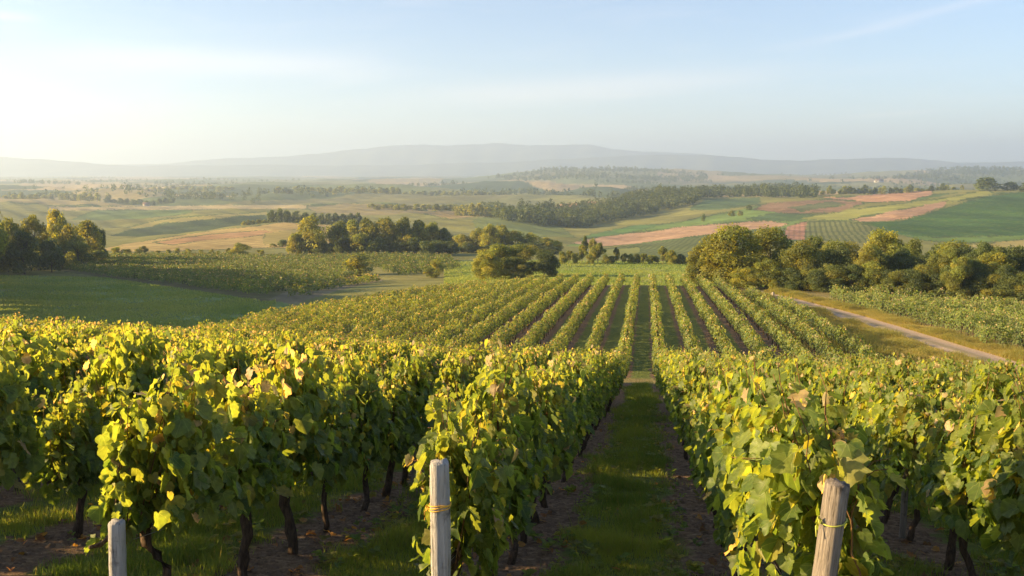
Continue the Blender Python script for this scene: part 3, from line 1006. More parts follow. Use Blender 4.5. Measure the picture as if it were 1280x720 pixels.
# ------------------------------------------------------------------ all other vines: one mass
def build_vine_rows():
    pts = []                    # x, y, dirx, diry, vigour
    for q in range(len(PL)):
        if q not in INDIV:
            pts.append((_wx[q], _wy[q], sY, cY, 1.0))
    nb = len(pts)
    for x in ROWS_L[:17] + ROWS_R[:7]:   # the hill beyond the cross path
        ys = np.arange(63.0 + 1.5 * math.sin(x), 148, 1.2)
        if x > 12: ys = ys[road_dist(*to_world(np.full(len(ys), x), ys)) > 5.0]
        ys = ys[rng.random(len(ys)) > 0.025]
        X, Y = to_world(np.full(len(ys), x) + rng.normal(0, 0.05, len(ys)), ys)
        pts += [(a, b, sY, cY, 0.92) for a, b in zip(X, Y)]

    def plot(poly_px, dirv, spacing, step, vig):
        poly = np.array([at_px(*p) for p in poly_px])
        dirv = np.array(dirv) / np.hypot(*dirv)
        nv = np.array([dirv[1], -dirv[0]])
        a = poly @ dirv
        b = poly @ nv
        for bb in np.arange(b.min(), b.max(), spacing):
            aa = np.arange(a.min(), a.max(), step)
            P = aa[:, None] * dirv + bb * nv + rng.normal(0, 0.06, (len(aa), 2))
            ok = inside(poly, P[:, 0], P[:, 1]) & (road_dist(P[:, 0], P[:, 1]) > 3.6) & (rng.random(len(aa)) > 0.03)
            pts.extend([(p[0], p[1], dirv[0], dirv[1], vig) for p in P[ok]])

    rd = ROAD[40] - ROAD[10]
    plot([(1022, 372), (1100, 378), (1200, 386), (1420, 402), (1480, 470), (1330, 458), (1230, 432), (1130, 404), (1075, 390)], (rd[0], rd[1]), 1.9, 1.1, 0.86)
    plot([(82, 340), (140, 323), (300, 322), (430, 330), (448, 346), (385, 360), (330, 374), (220, 358)], (1.0, -0.20), 2.4, 1.3, 0.95)
    plot([(318, 323), (420, 320), (560, 322), (575, 336), (500, 346), (470, 336)], (1.0, -0.05), 3.6, 1.3, 0.8)
    plot([(352, 371), (400, 360), (470, 350), (476, 352), (420, 362), (372, 374)], (1.0, 0.9), 2.6, 1.2, 0.8)
    A = np.array(pts)
    z = hz(A[:, 0], A[:, 1])
    d = np.hypot(A[:, 0], A[:, 1])
    nl = np.where(d < 60, 330, np.where(d < 100, 170, np.where(d < 165, 110, 40)))
    sz = np.where(d < 60, 0.15, np.where(d < 100, 0.18, np.where(d < 165, 0.21, 0.36)))
    idx = np.repeat(np.arange(len(A)), nl)
    n = len(idx)
    r = np.random.default_rng(5)
    vig = A[idx, 4] * (1 + np.where(A[idx, 4] < 0.91, 0.20, 0.10) * np.repeat(r.normal(size=len(A)), nl))
    along = np.clip(r.normal(0, 0.34, n), -0.66, 0.66)
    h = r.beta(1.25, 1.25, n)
    lo0 = np.where(A[idx, 4] < 0.91, 0.25, 0.62)
    up = lo0 + (2.08 * vig - lo0) * h - 0.16 * np.abs(along) ** 2
    side = r.choice([-1, 1], n)
    w = np.interp(h, [0, 0.25, 0.7, 1], [0.24, 0.40, 0.36, 0.14]) * r.uniform(0.3, 1.25, n) * vig * np.where(d[idx] > 62, 1.05, 0.9)
    dx, dy = A[idx, 2], A[idx, 3]
    P = np.stack([A[idx, 0] + dx * along + dy * side * w, A[idx, 1] + dy * along - dx * side * w, z[idx] + up], 1)
    N = norm(np.stack([dy * side + r.normal(0, 0.5, n), -dx * side + r.normal(0, 0.5, n), 0.55 + r.normal(0, 0.4, n)], 1))
    T = norm(np.cross(N, norm(r.normal(size=(n, 3)))))
    B = np.cross(N, T)
    s = (sz[idx] * r.uniform(0.6, 1.2, n))[:, None]
    V = np.stack([P - T * s * 0.5, P + B * s * 0.42 + N * s * 0.12, P + T * s * 0.5, P - B * s * 0.42 + N * s * 0.12], 1).reshape(-1, 3)
    Q = np.arange(n * 4).reshape(-1, 4)
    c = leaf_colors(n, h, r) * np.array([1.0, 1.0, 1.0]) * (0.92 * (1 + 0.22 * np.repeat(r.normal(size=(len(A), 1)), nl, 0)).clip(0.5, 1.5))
    c = np.repeat(c, 4, 0)
    # thin trunks and stakes below the leaves
    near = np.nonzero(d < 150)[0]
    k = len(near)
    bx = np.array([(-1, -1), (1, -1), (1, 1), (-1, 1)]) * 0.032
    lean = r.normal(0, 0.09, (k, 2))
    lo = np.stack([A[near, 0], A[near, 1], z[near] - 0.1], 1)
    hi = lo + np.concatenate([lean, np.full((k, 1), 1.0)], 1)
    off = np.concatenate([bx, np.zeros((4, 1))], 1)
    V2 = np.concatenate([lo[:, None] + off * 1.2, hi[:, None] + off], 1).reshape(-1, 3)
    o8 = (np.arange(k) * 8)[:, None, None] + 4 * n
    Q2 = (o8 + np.array([[0, 1, 5, 4], [1, 2, 6, 5], [2, 3, 7, 6], [3, 0, 4, 7]])[None]).reshape(-1, 4)
    me = make_mesh("vine_rows", np.concatenate([V, V2]), [Q, Q2], [M_ROWLEAF, M_BARK], col=np.concatenate([c, np.full((len(V2), 3), 0.05)]),
                   mat_idx=np.concatenate([np.zeros(n, int), np.ones(len(Q2), int)]))
    o = link("vine_rows", me)
    tag(o, "rows of distant grapevines covering the hill and the plots around it", "vineyard", kind="stuff")
    print("vine row leaves", n)


build_vine_rows()

# ------------------------------------------------------------------ posts and wires
def build_post(label, xr, px_top, py_top, px_low, py_low, rad, mat, tie_mat, tie_py, flat=False):
    # the base stands under the row; the top is where the photograph shows it
    th = math.atan((px_top - 640) / F)
    c, s = math.cos(PITCH), math.sin(PITCH)
    yr = None
    for yy in np.linspace(4.5, 9, 900):
        X, Y = to_world(xr, yy)
        q = project(np.array([X, Y, ray_z(py_top, Y)]))[0]
        if yr is None or abs(q - px_top) < abs(best - px_top):
            yr, best = yy, q
    X, Y = to_world(xr, yr)
    dep0 = project(np.array([X, Y, -2.0]))[2]
    v = (360 - py_top) / F
    Zt = Y * (v * c - s) / (c + v * s)
    zb = float(hz(X, Y))
    vl = (360 - py_low) / F
    Zl = Y * (vl * c - s) / (c + vl * s)
    Xl = (px_low - 640) / F * (Y * c - Zl * s)
    slope = (X - Xl) / (Zt - Zl)      # sideways lean per metre of height
    H = Zt - zb
    e = bpy.data.objects.new("vineyard_post", None)
    COL.objects.link(e)
    e.location = (X - slope * H, Y, zb)
    e.rotation_euler = (0, math.atan(slope), 0)
    L = H * math.sqrt(1 + slope ** 2)
    r = np.random.default_rng(int(px_top))
    nseg, sides = 26, 22
    zs = np.concatenate([np.linspace(-0.3, L - 0.012, nseg), [L]])
    ang = np.linspace(0, 2 * math.pi, sides, endpoint=False)
    prof = 1 + 0.035 * np.sin(3 * ang + 1) + 0.03 * np.sin(7 * ang + 2) + 0.02 * r.normal(size=sides)
    if flat:                    # a split, squarish post
        prof = prof * np.minimum(1.08, 0.92 / np.maximum(np.abs(np.cos(ang)), np.abs(np.sin(ang))))
    rr = rad * prof[None] * (1 + 0.05 * np.sin(zs * 5 + px_top)[:, None] * np.cos(ang * 2)[None]) * (1 + 0.016 * r.normal(size=(len(zs), sides))) * np.interp(zs, [0, L], [1.06, 0.98])[:, None]
    rr[-1] *= 0.90
    V = np.stack([rr * np.cos(ang), rr * np.sin(ang), np.repeat(zs[:, None], sides, 1) + 0], -1)
    V[-1, :, 2] += 0.008 * r.normal(size=sides)
    V = np.concatenate([V.reshape(-1, 3), [[0.005, 0, L + 0.006]]])
    i = (np.arange(len(zs) - 1) * sides)[:, None]
    j = np.arange(sides)
    j2 = (j + 1) % sides
    Q = np.stack([(i + j).ravel(), (i + j2).ravel(), (i + sides + j2).ravel(), (i + sides + j).ravel()], 1)
    ee = (len(zs) - 1) * sides
    T = np.stack([ee + j, ee + j2, np.full(sides, len(V) - 1)], 1)
    link("shaft", make_mesh("shaft", V, [Q, T], [mat], smooth=False), e)
    if tie_mat:
        vt = (360 - tie_py) / F
        zt = (Y * (vt * c - s) / (c + vt * s) - zb) * math.sqrt(1 + slope ** 2)
        acc = Acc()
        for w in range(3 if flat else 1):
            t = np.linspace(0, 2 * math.pi, 40)
            rt = rad * np.interp(t, np.append(ang, 2 * math.pi), np.append(prof, prof[0])) * 1.05 + 0.004
            acc.add(tube(np.stack([rt * np.cos(t), rt * np.sin(t), zt + w * 0.007 + 0.014 * np.sin(t + 1 + w)], 1), np.full(40, 0.0042), 6, 0, r))
        # knot with two loose ends
        acc.add(tube([(-rad * 1.1, -0.02, zt), (-rad * 1.35, -0.03, zt + 0.02), (-rad * 1.3, -0.035, zt - 0.02), (-rad * 1.08, -0.03, zt + 0.005)], np.full(4, 0.007), 6, 0, r))
        acc.add(tube([(-rad * 1.1, -0.02, zt), (-rad * 1.5, -0.03, zt - 0.03), (-rad * 1.45, -0.05, zt - 0.08)], np.full(3, 0.0035), 6, 0, r))
        link("tie", acc.mesh("tie", [tie_mat]), e)
    tag(e, label, "post", "wooden end posts of the vine rows")
    return X, Y


build_post("pale grey wooden end post with yellow tie, left of the grass aisle", -1.39, 549, 577, 551, 715, 0.071, M_POST, M_TIE, 633, True)
build_post("brown round end post leaning right with a thin green tie", 1.01, 1047, 603, 1031, 718, 0.063, M_POST_B, M_TIE_G, 650)
build_post("short pale grey end post without a tie, second row left of the grass aisle", -3.79, 146, 652, 147, 715, 0.058, M_POST, None, 0, True)


def stake(xr, yr, h, label):
    X, Y = to_world(xr, yr)
    z = float(hz(X, Y))
    r = np.random.default_rng(int(yr * 10))
    zs = np.linspace(-0.2, h, 12)
    p = np.stack([np.cumsum(r.normal(0, 0.003, 12)), np.cumsum(r.normal(0, 0.003, 12)), zs], 1)
    a = Acc()
    a.add(tube(p, np.full(12, 0.042), 10, 0.03, r))
    o = link("vine_stake", a.mesh("vine_stake", [M_POST_B]), None, (X, Y, z))
    tag(o, label, "stake", "wooden stakes inside the vine rows")


for k, (xr, yr) in enumerate([(3.41, 12.3), (3.41, 20.6), (1.01, 16.6), (-1.39, 16.4), (-3.79, 14.6), (-6.19, 15.9)]):
    wh = ["second row right of the grass aisle, nearer one", "second row right of the grass aisle, farther one", "row just right of the grass aisle",
          "row just left of the grass aisle", "second row left of the grass aisle", "third row left of the grass aisle"][k]
    stake(xr, yr, 1.75, "wooden stake among the vines in the " + wh)


def wire(xr, y0, y1, h, label):
    ys = np.linspace(y0, y1, int((y1 - y0) * 2))
    X, Y = to_world(np.full(len(ys), xr), ys)
    Z = hz(X, Y) + h - 0.03 * np.abs(np.sin((ys - y0) / 6 * math.pi))
    a = Acc()
    a.add(tube(np.stack([X, Y, Z], 1), np.full(len(ys), 0.0028), 5))
    o = link("trellis_wire", a.mesh("trellis_wire", [M_WIRE]))
    tag(o, label, "wire", "trellis wires along the vine rows")


for xr, y0, ph in ((-1.39, 6.2, "row just left of the grass aisle"), (1.01, 5.6, "row just right of the grass aisle"), (-3.79, 6.2, "second row left of the grass aisle"),
                   (3.41, 7.0, "second row right of the grass aisle")):
    wire(xr, y0, 40, 0.80, "thin trellis wire under the leaves of the " + ph)

# ------------------------------------------------------------------ trees
def crown_mesh(seed, shape, nleaf, leaf, pal):
    """unit tree: height 1, crown width about 1 (scaled per copy)"""
    r = np.random.default_rng(seed)
    nlobe = {"broad": 38, "tall": 34, "bush": 26, "slim": 18}[shape]
    cz, rz, rx = {"broad": (0.54, 0.45, 0.46), "tall": (0.53, 0.46, 0.44), "bush": (0.50, 0.48, 0.46), "slim": (0.58, 0.40, 0.40)}[shape]
    lo = 0.30 if shape == "slim" else 0.13
    zz = lo + (0.87 - lo) * (np.arange(nlobe) + r.random(nlobe)) / nlobe
    knots = {"broad": [0.30, 0.42, 0.43, 0.30, 0.06], "tall": [0.30, 0.38, 0.36, 0.24, 0.05], "bush": [0.36, 0.42, 0.42, 0.32, 0.08], "slim": [0.12, 0.34, 0.38, 0.30, 0.05]}[shape]
    prof = np.interp(zz, [0.1, 0.35, 0.55, 0.75, 0.9], knots)
    an = r.uniform(0, 6.283, nlobe)
    rho = prof * np.sqrt(r.uniform(0.15, 1.0, nlobe)) * 0.92
    ctr = np.stack([rho * np.cos(an), rho * np.sin(an), zz], 1)
    lr = r.uniform(0.09, 0.19, nlobe) * (1.0 if shape != "slim" else 0.9)
    wgt = lr ** 2
    li = r.choice(nlobe, nleaf, p=wgt / wgt.sum())
    u = norm(r.normal(size=(nleaf, 3)))
    u[:, 2] = np.where(r.random(nleaf) < 0.35, np.abs(u[:, 2]), u[:, 2])
    rad = lr[li] * (0.55 + 0.50 * r.random(nleaf) ** 0.5) * (1 + 0.12 * r.normal(size=nleaf))
    P = ctr[li] + u * rad[:, None] * np.array([1, 1, 0.85])
    keep = P[:, 2] > (0.16 if shape == "slim" else 0.03)
    P, u, li = P[keep], u[keep], li[keep]
    n = len(P)
    N = norm(u + 0.55 * r.normal(size=(n, 3)))
    T = norm(np.cross(N, norm(r.normal(size=(n, 3)))))
    B = np.cross(N, T)
    s = (leaf * r.uniform(0.6, 1.3, n))[:, None]
    V = np.stack([P - T * s * 0.5, P + B * s * 0.4 - N * s * 0.1, P + T * s * 0.5, P - B * s * 0.4 - N * s * 0.1], 1).reshape(-1, 3)
    lobec = r.uniform(0.72, 1.3, nlobe)
    c = np.array(pal)[r.integers(len(pal), size=nlobe)][li] * lobec[li][:, None] * r.uniform(0.7, 1.3, (n, 1))
    return make_mesh("crown", V, [np.arange(n * 4).reshape(-1, 4)], [M_TREELEAF], col=np.repeat(c, 4, 0))


def trunk_mesh(seed, thick=0.030):
    r = np.random.default_rng(seed)
    a = Acc()
    q = np.linspace(0, 1, 8)
    p = np.stack([np.cumsum(r.normal(0, 0.006, 8)), np.cumsum(r.normal(0, 0.006, 8)), -0.03 + q * 0.70], 1)
    a.add(tube(p, np.interp(q, [0, 0.1, 1], [thick * 1.5, thick, thick * 0.3]), 8, 0.06, r))
    for k in range(6):
        b = p[2 + k % 5]
        an = k * 2.4 + r.normal(0, 0.3)
        m = np.linspace(0, 1, 5)
        lim = b + np.stack([np.cos(an) * 0.27 * m, np.sin(an) * 0.27 * m, 0.26 * m ** 1.3], 1)
        a.add(tube(lim, np.interp(m, [0, 1], [thick * 0.42, thick * 0.10]), 6, 0.05, r))
    return a.mesh("trunk", [M_TREEBARK])


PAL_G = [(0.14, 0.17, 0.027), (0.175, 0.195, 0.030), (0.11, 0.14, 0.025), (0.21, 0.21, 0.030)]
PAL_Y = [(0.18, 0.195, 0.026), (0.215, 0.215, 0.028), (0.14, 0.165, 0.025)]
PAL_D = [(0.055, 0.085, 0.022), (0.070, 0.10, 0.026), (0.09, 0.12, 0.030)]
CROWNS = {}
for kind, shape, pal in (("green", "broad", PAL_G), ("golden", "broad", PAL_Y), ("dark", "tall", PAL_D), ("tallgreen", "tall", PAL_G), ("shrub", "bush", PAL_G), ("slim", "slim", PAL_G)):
    CROWNS[kind, "hi"] = [crown_mesh(300 + k + 17 * len(CROWNS), shape, 15000, 0.030, pal) for k in range(3)]
    CROWNS[kind, "mid"] = [crown_mesh(500 + k + 17 * len(CROWNS), shape, 5200, 0.048, pal) for k in range(3)]
    CROWNS[kind, "lo"] = [crown_mesh(700 + k + 17 * len(CROWNS), shape, 1100, 0.09, pal) for k in range(2)]
TRUNKS = [trunk_mesh(900 + k) for k in range(4)]
TR = np.random.default_rng(11)
NAME = {"green": "tree", "golden": "tree", "dark": "tree", "tallgreen": "tree", "shrub": "shrub", "slim": "tree"}


def tree(px, d, top, wpx, kind, label, group, cat=None):
    """column, forward distance, image row of the tip, crown width in pixels"""
    X, Y = at_d(px, d)
    z = float(hz(X, Y)) - 0.05
    H = max(1.2, float(ray_z(top, Y)) - z)
    if d > 1300: H = min(max(H, 9.0), 16.0)
    W = wpx / F * d / 0.95 * (1.2 if d < 480 else 1.15)
    e = bpy.data.objects.new(NAME[kind], None)
    COL.objects.link(e)
    e.location = (X, Y, z)
    e.rotation_euler = (0, 0, TR.uniform(0, 6.28))
    e.scale = (W, W, H)
    lod = "hi" if d < 215 else ("mid" if d < 480 else "lo")
    ms = CROWNS[kind, lod]
    link("crown", ms[int(TR.integers(len(ms)))], e)
    t = link("trunk", TRUNKS[int(TR.integers(4))], e)
    k = H / W                    # keep the trunk's own width sensible
    t.scale = (min(1.0, k * 0.6), min(1.0, k * 0.6), 1)
    tag(e, label, cat or NAME[kind], group)
    return e


# --- grove on the right, behind the vineyard
G = "trees of the grove on the right"


def gd(px):                      # forward distance of the grove's front edge
    return 139 - (px - 900) * 0.058


for a in ((910, 6, 279, 80, "golden", "broad golden-green tree at the left end of the right grove, nearest the meadow"),
          (882, 6, 302, 46, "golden", "rounded yellowish tree at the very left edge of the right grove"),
          (963, 14, 280, 58, "green", "tall round tree behind the broad one at the left of the right grove"),
          (1003, 5, 301, 50, "golden", "yellow-green tree beside the gap left of the middle of the right grove"),
          (1016, 22, 293, 44, "dark", "dark round-topped tree peeping over the yellow-green one in the right grove"),
          (1050, 14, 300, 50, "green", "medium green tree left of the tallest mid-grove crown"),
          (1104, 16, 285, 62, "golden", "tallest crown in the middle of the right grove, lit golden at its left"),
          (1136, 24, 296, 34, "tallgreen", "narrow tree just right of the tallest mid-grove crown"),
          (1186, 18, 299, 66, "green", "wide round tree standing behind the pale pointed one in the right grove"),
          (1174, 4, 316, 42, "golden", "pale yellow pointed tree in front of the wide round one"),
          (1208, 5, 322, 36, "green", "low green tree right of the pale pointed tree"),
          (1243, 6, 313, 54, "golden", "rounded tree at the right edge of the photo, lit along its left side"),
          (1290, 10, 314, 54, "dark", "dark tree cut by the right edge of the frame"),
          (1346, 8, 312, 60, "green", None), (1400, 10, 310, 60, "dark", None),
          (933, 1, 334, 42, "golden", "low rounded bushy tree under the broad golden-green one"),
          (956, 2, 322, 40, "green", "green bushy tree right of the low rounded one in the right grove"),
          (967, -4, 349, 15, "golden", "small upright yellow shrub near the start of the dirt road"),
          (1262, -6, 371, 28, "shrub", "small round shrub at the edge of the right vineyard plot")):
    tree(a[0], gd(a[0]) + a[1], *a[2:5], a[5] or "grove tree beyond the right edge of the frame", G)
for k, px in enumerate(np.arange(985, 1420, 17)):
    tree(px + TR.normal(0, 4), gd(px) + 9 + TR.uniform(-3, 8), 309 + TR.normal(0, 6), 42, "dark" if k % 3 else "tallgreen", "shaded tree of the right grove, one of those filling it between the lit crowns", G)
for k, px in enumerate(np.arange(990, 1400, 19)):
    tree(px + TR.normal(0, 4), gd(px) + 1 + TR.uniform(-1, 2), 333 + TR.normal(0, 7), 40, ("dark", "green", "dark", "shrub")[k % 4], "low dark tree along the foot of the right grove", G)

# --- grove on the left
G = "trees of the grove on the left"
for a in ((76, 288, 259, 27, "green", "tall round-headed tree standing highest in the left grove"),
          (113, 282, 272, 34, "green", "rounded tree at the right end of the left grove, with bare trunk showing"),
          (128, 290, 284, 18, "dark", "small dark tree tucked at the right edge of the left grove"),
          (47, 268, 267, 30, "golden", "golden-topped tree left of the tallest one in the left grove"),
          (20, 262, 272, 34, "golden", "golden-topped tree third from the tallest in the left grove"),
          (90, 266, 279, 28, "green", "mid-height tree in front of the rounded one in the left grove"),
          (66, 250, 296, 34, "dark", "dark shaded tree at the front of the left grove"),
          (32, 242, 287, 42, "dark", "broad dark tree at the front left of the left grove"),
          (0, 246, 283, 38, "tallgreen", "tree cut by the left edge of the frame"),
          (100, 262, 300, 28, "shrub", "low bush at the front right of the left grove")):
    tree(*a, G)
for px, top in ((-35, 272), (-75, 268), (-120, 262), (-165, 266), (-215, 262), (-265, 260), (-320, 262)):
    tree(px, 250 + TR.uniform(-8, 20), top, 48, "green", "grove tree beyond the left edge of the frame", G)
for k, d in enumerate(np.arange(128, 246, 8.5)):
    for off in (0, 30):
        X0 = -0.575 * d - 3 - off * 0.35 + TR.uniform(-2, 2)
        pxo = 640 + X0 / d * F
        zt = float(hz(X0, d)) + TR.uniform(21, 27)
        tree(pxo, d, 360 - F * math.tan(math.atan2(zt, d) + PITCH), 9.5 / d * F, "green", "grove tree beyond the left edge of the frame", G)
for px in (12, 50, 80, 105, 122):
    tree(px, 246 + px * 0.22, 312 + TR.normal(0, 3), 30, "shrub", "dark undergrowth bush at the foot of the left grove", G, "bush")

# --- copse left of centre
G = "trees of the copse left of centre"
for a in ((391, 338, 268, 40, "golden", "broad pale tree at the left end of the middle copse"),
          (371, 336, 291, 20, "golden", "low yellowish tree left of the broad pale one at the copse"),
          (425, 344, 277, 32, "tallgreen", "second tree from the left in the middle copse, lower than its left neighbour"),
          (482, 346, 270, 34, "green", "golden-topped tree standing highest in the middle of the copse"),
          (455, 334, 290, 30, "shrub", "low round bush at the front of the middle copse"),
          (556, 350, 284, 22, "dark", "dark rounded tree at the right end of the middle copse")):
    tree(*a, G)
for px, top in ((440, 275), (462, 273), (505, 272), (524, 275), (542, 278)):
    tree(px, 346 + TR.uniform(-3, 8), top, 27, "tallgreen", "slender green tree in the row making up the middle copse", G)
for px in range(384, 566, 15):
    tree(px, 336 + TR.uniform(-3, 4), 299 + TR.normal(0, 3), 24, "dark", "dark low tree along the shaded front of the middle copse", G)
for px, top in ((578, 292), (596, 285), (612, 279), (627, 280), (644, 287), (662, 290), (680, 296), (692, 300)):
    tree(px, 372 + TR.uniform(-5, 8), top, 24, "green" if px % 2 else "golden", "tree in the belt between the copse and the round clump", G)
for px in range(572, 700, 13):
    tree(px, 362 + TR.uniform(-4, 4), 305 + TR.normal(0, 2), 20, "dark", "low dark tree at the foot of the belt behind the round clump", G)

# --- round clump behind the hill
G = "trees of the round clump behind the hill"
for a in ((618, 200, 303, 50, "green", "broad rounded tree at the left of the clump behind the hill"),
          (655, 202, 304, 44, "green", "round tree in the middle of the clump behind the hill"),
          (680, 198, 311, 38, "dark", "dark round tree at the right of the clump behind the hill"),
          (610, 192, 315, 36, "golden", "golden smaller tree at the front left of the round clump"),
          (645, 193, 321, 34, "shrub", "low bushy tree at the front of the round clump")):
    tree(*a, G)
# --- single bushes and trees in the valley
G = "lone trees and bushes of the valley"
for a in ((447, 236, 317, 34, "shrub", "dark round bush standing alone in the pale plot"),
          (546, 232, 322, 16, "shrub", "small bush alone left of the round clump, higher of two"),
          (540, 218, 334, 20, "shrub", "small bush alone left of the round clump, lower of two"),
          (302, 322, 304, 24, "shrub", "round golden-green bush standing alone on the valley plot"),
          (150, 345, 308, 15, "shrub", "dark bush right of the left grove"),
          (162, 348, 311, 9, "shrub", "small pale bush beside the dark one near the left grove"),
          (181, 350, 307, 11, "green", "small round tree right of the two bushes near the left grove"),
          (174, 346, 311, 8, "shrub", "tiny bush under the small round tree"),
          (355, 402, 299, 13, "dark", "dark small tree left of the middle copse"),
          (343, 404, 304, 9, "shrub", "reddish small bush beside the dark small tree")):
    tree(*a, G)
for px in (196, 210, 222, 236, 240, 254, 266, 274, 284, 324, 330):
    tree(px + TR.normal(0, 2), 345 + TR.uniform(-6, 14), 311 + TR.normal(0, 1), 6, "shrub", "tiny shrub in the line beyond the valley plot", G)
for px, top in ((342, 262), (352, 260), (362, 262), (373, 263), (384, 265)):
    tree(px, 640, top, 13, "dark", "dark tree of the knot on the golden field's crest", "trees on the crest of the golden field")
for px in range(308, 342, 6):
    tree(px, 640, 275 + TR.normal(0, 1), 7, "shrub", "low hedge bush left of the dark knot on the crest", "trees on the crest of the golden field", "bush")
for px in range(395, 450, 9):
    tree(px, 660, 266 + TR.normal(0, 1), 11, "dark", "tree just visible behind the left end of the middle copse", "trees on the crest of the golden field")

# --- row of small trees across the meadow
G = "row of small trees across the meadow"
for a in ((727, 268, 305, 14, "slim", "round small tree with trunk left of the largest in the meadow row"),
          (747, 266, 302, 19, "slim", "largest round tree with bare trunks in the meadow row"),
          (730, 335, 293, 9, "dark", "dark pointed tree rising behind the meadow row"),
          (741, 340, 297, 10, "golden", "pale tree rising behind the meadow row"),
          (770, 266, 308, 8, "slim", "thin tall tree right of the largest in the meadow row"),
          (828, 264, 307, 13, "slim", "tall golden tree near the right end of the meadow row"),
          (838, 262, 311, 14, "green", "broad tree near the right end of the meadow row"),
          (850, 262, 317, 12, "dark", "last dark tree at the right end of the meadow row")):
    tree(*a, G)
for px, top in ((703, 314), (711, 312), (719, 315), (737, 316), (757, 318), (764, 319), (780, 316), (788, 317), (796, 317), (804, 316), (812, 318), (819, 319), (845, 319), (857, 322)):
    tree(px, 265 + TR.uniform(-4, 5), top, 10, "shrub" if px % 3 else "slim", "low tree filling the meadow row between the taller ones", G)

# --- trees on the right-hand hills
G = "trees on the right-hand hills"
for a in ((1226, 1010, 221, 34, "dark", "broad dark tree alone on the skyline, largest of three"),
          (1255, 1010, 227, 20, "dark", "rounded tree on the skyline right of the largest"),
          (1272, 1000, 228, 13, "dark", "smallest tree on the skyline at the right edge"),
          (1195, 1120, 231, 5, "slim", "thin lone tree on the skyline between the row and the broad tree"),
          (877, 760, 267, 6, "dark", "small dark tree alone on the green slope, leftmost"),
          (912, 780, 263, 9, "shrub", "small tree pair on the green slope, middle"),
          (922, 790, 263, 8, "shrub", "bush beside the small pair on the green slope"),
          (933, 860, 256, 8, "dark", "dark tree at the crest of the green slope")):
    tree(*a, G)
for px in np.arange(1024, 1186, 6.4):
    tree(px + TR.normal(0, 1), 1150 + TR.uniform(-10, 25), 232 + TR.normal(0, 1.6) + 2 * (px < 1075), 8, "tallgreen" if TR.random() < .6 else "dark", "tree in the long row along the right-hand ridge", G)
# --- hazy trees of the plain
G = "hazy trees of the far plain"
for px in (4, 14, 25, 34, 45, 52, 62, 70, 83, 90, 99, 107, 113, 119, 128, 142):
    tree(px, 1480 + TR.uniform(-40, 60), 241 + TR.normal(0, 1.6), 9, "tallgreen", "hazy tree in the belt beyond the left grove", G)
for px in range(140, 222, 8):
    tree(px, 1430 + TR.uniform(-40, 60), 252 + TR.normal(0, 1.0), 9, "dark", "low hazy tree right of the belt beyond the left grove", G)
for px in range(150, 300, 8):
    tree(px, 2150 + TR.uniform(-80, 80), 233 + TR.normal(0, 1.0), 9, "tallgreen", "hazy tree in the farther belt on the left of the plain", G)
for px in range(352, 500, 7):
    tree(px, 1780 + TR.uniform(-60, 90), 235 + TR.normal(0, 1.6), 9, "tallgreen", "hazy tree in the belt above the middle copse", G)
for px in range(500, 640, 8):
    tree(px, 1980 + TR.uniform(-60, 90), 238 + TR.normal(0, 1.3), 9, "tallgreen", "hazy tree in the thinner belt at the middle of the plain", G)
for px in range(466, 580, 8):
    tree(px, 1080 + TR.uniform(-20, 30), 255 + TR.normal(0, 1.4), 11, "tallgreen", "tree in the hedge above the middle copse", G)
for px in range(575, 632, 8):
    tree(px, 960 + TR.uniform(-30, 30), 256 + TR.normal(0, 2), 12, "golden", "taller tree at the right end of the hedge above the copse", G)

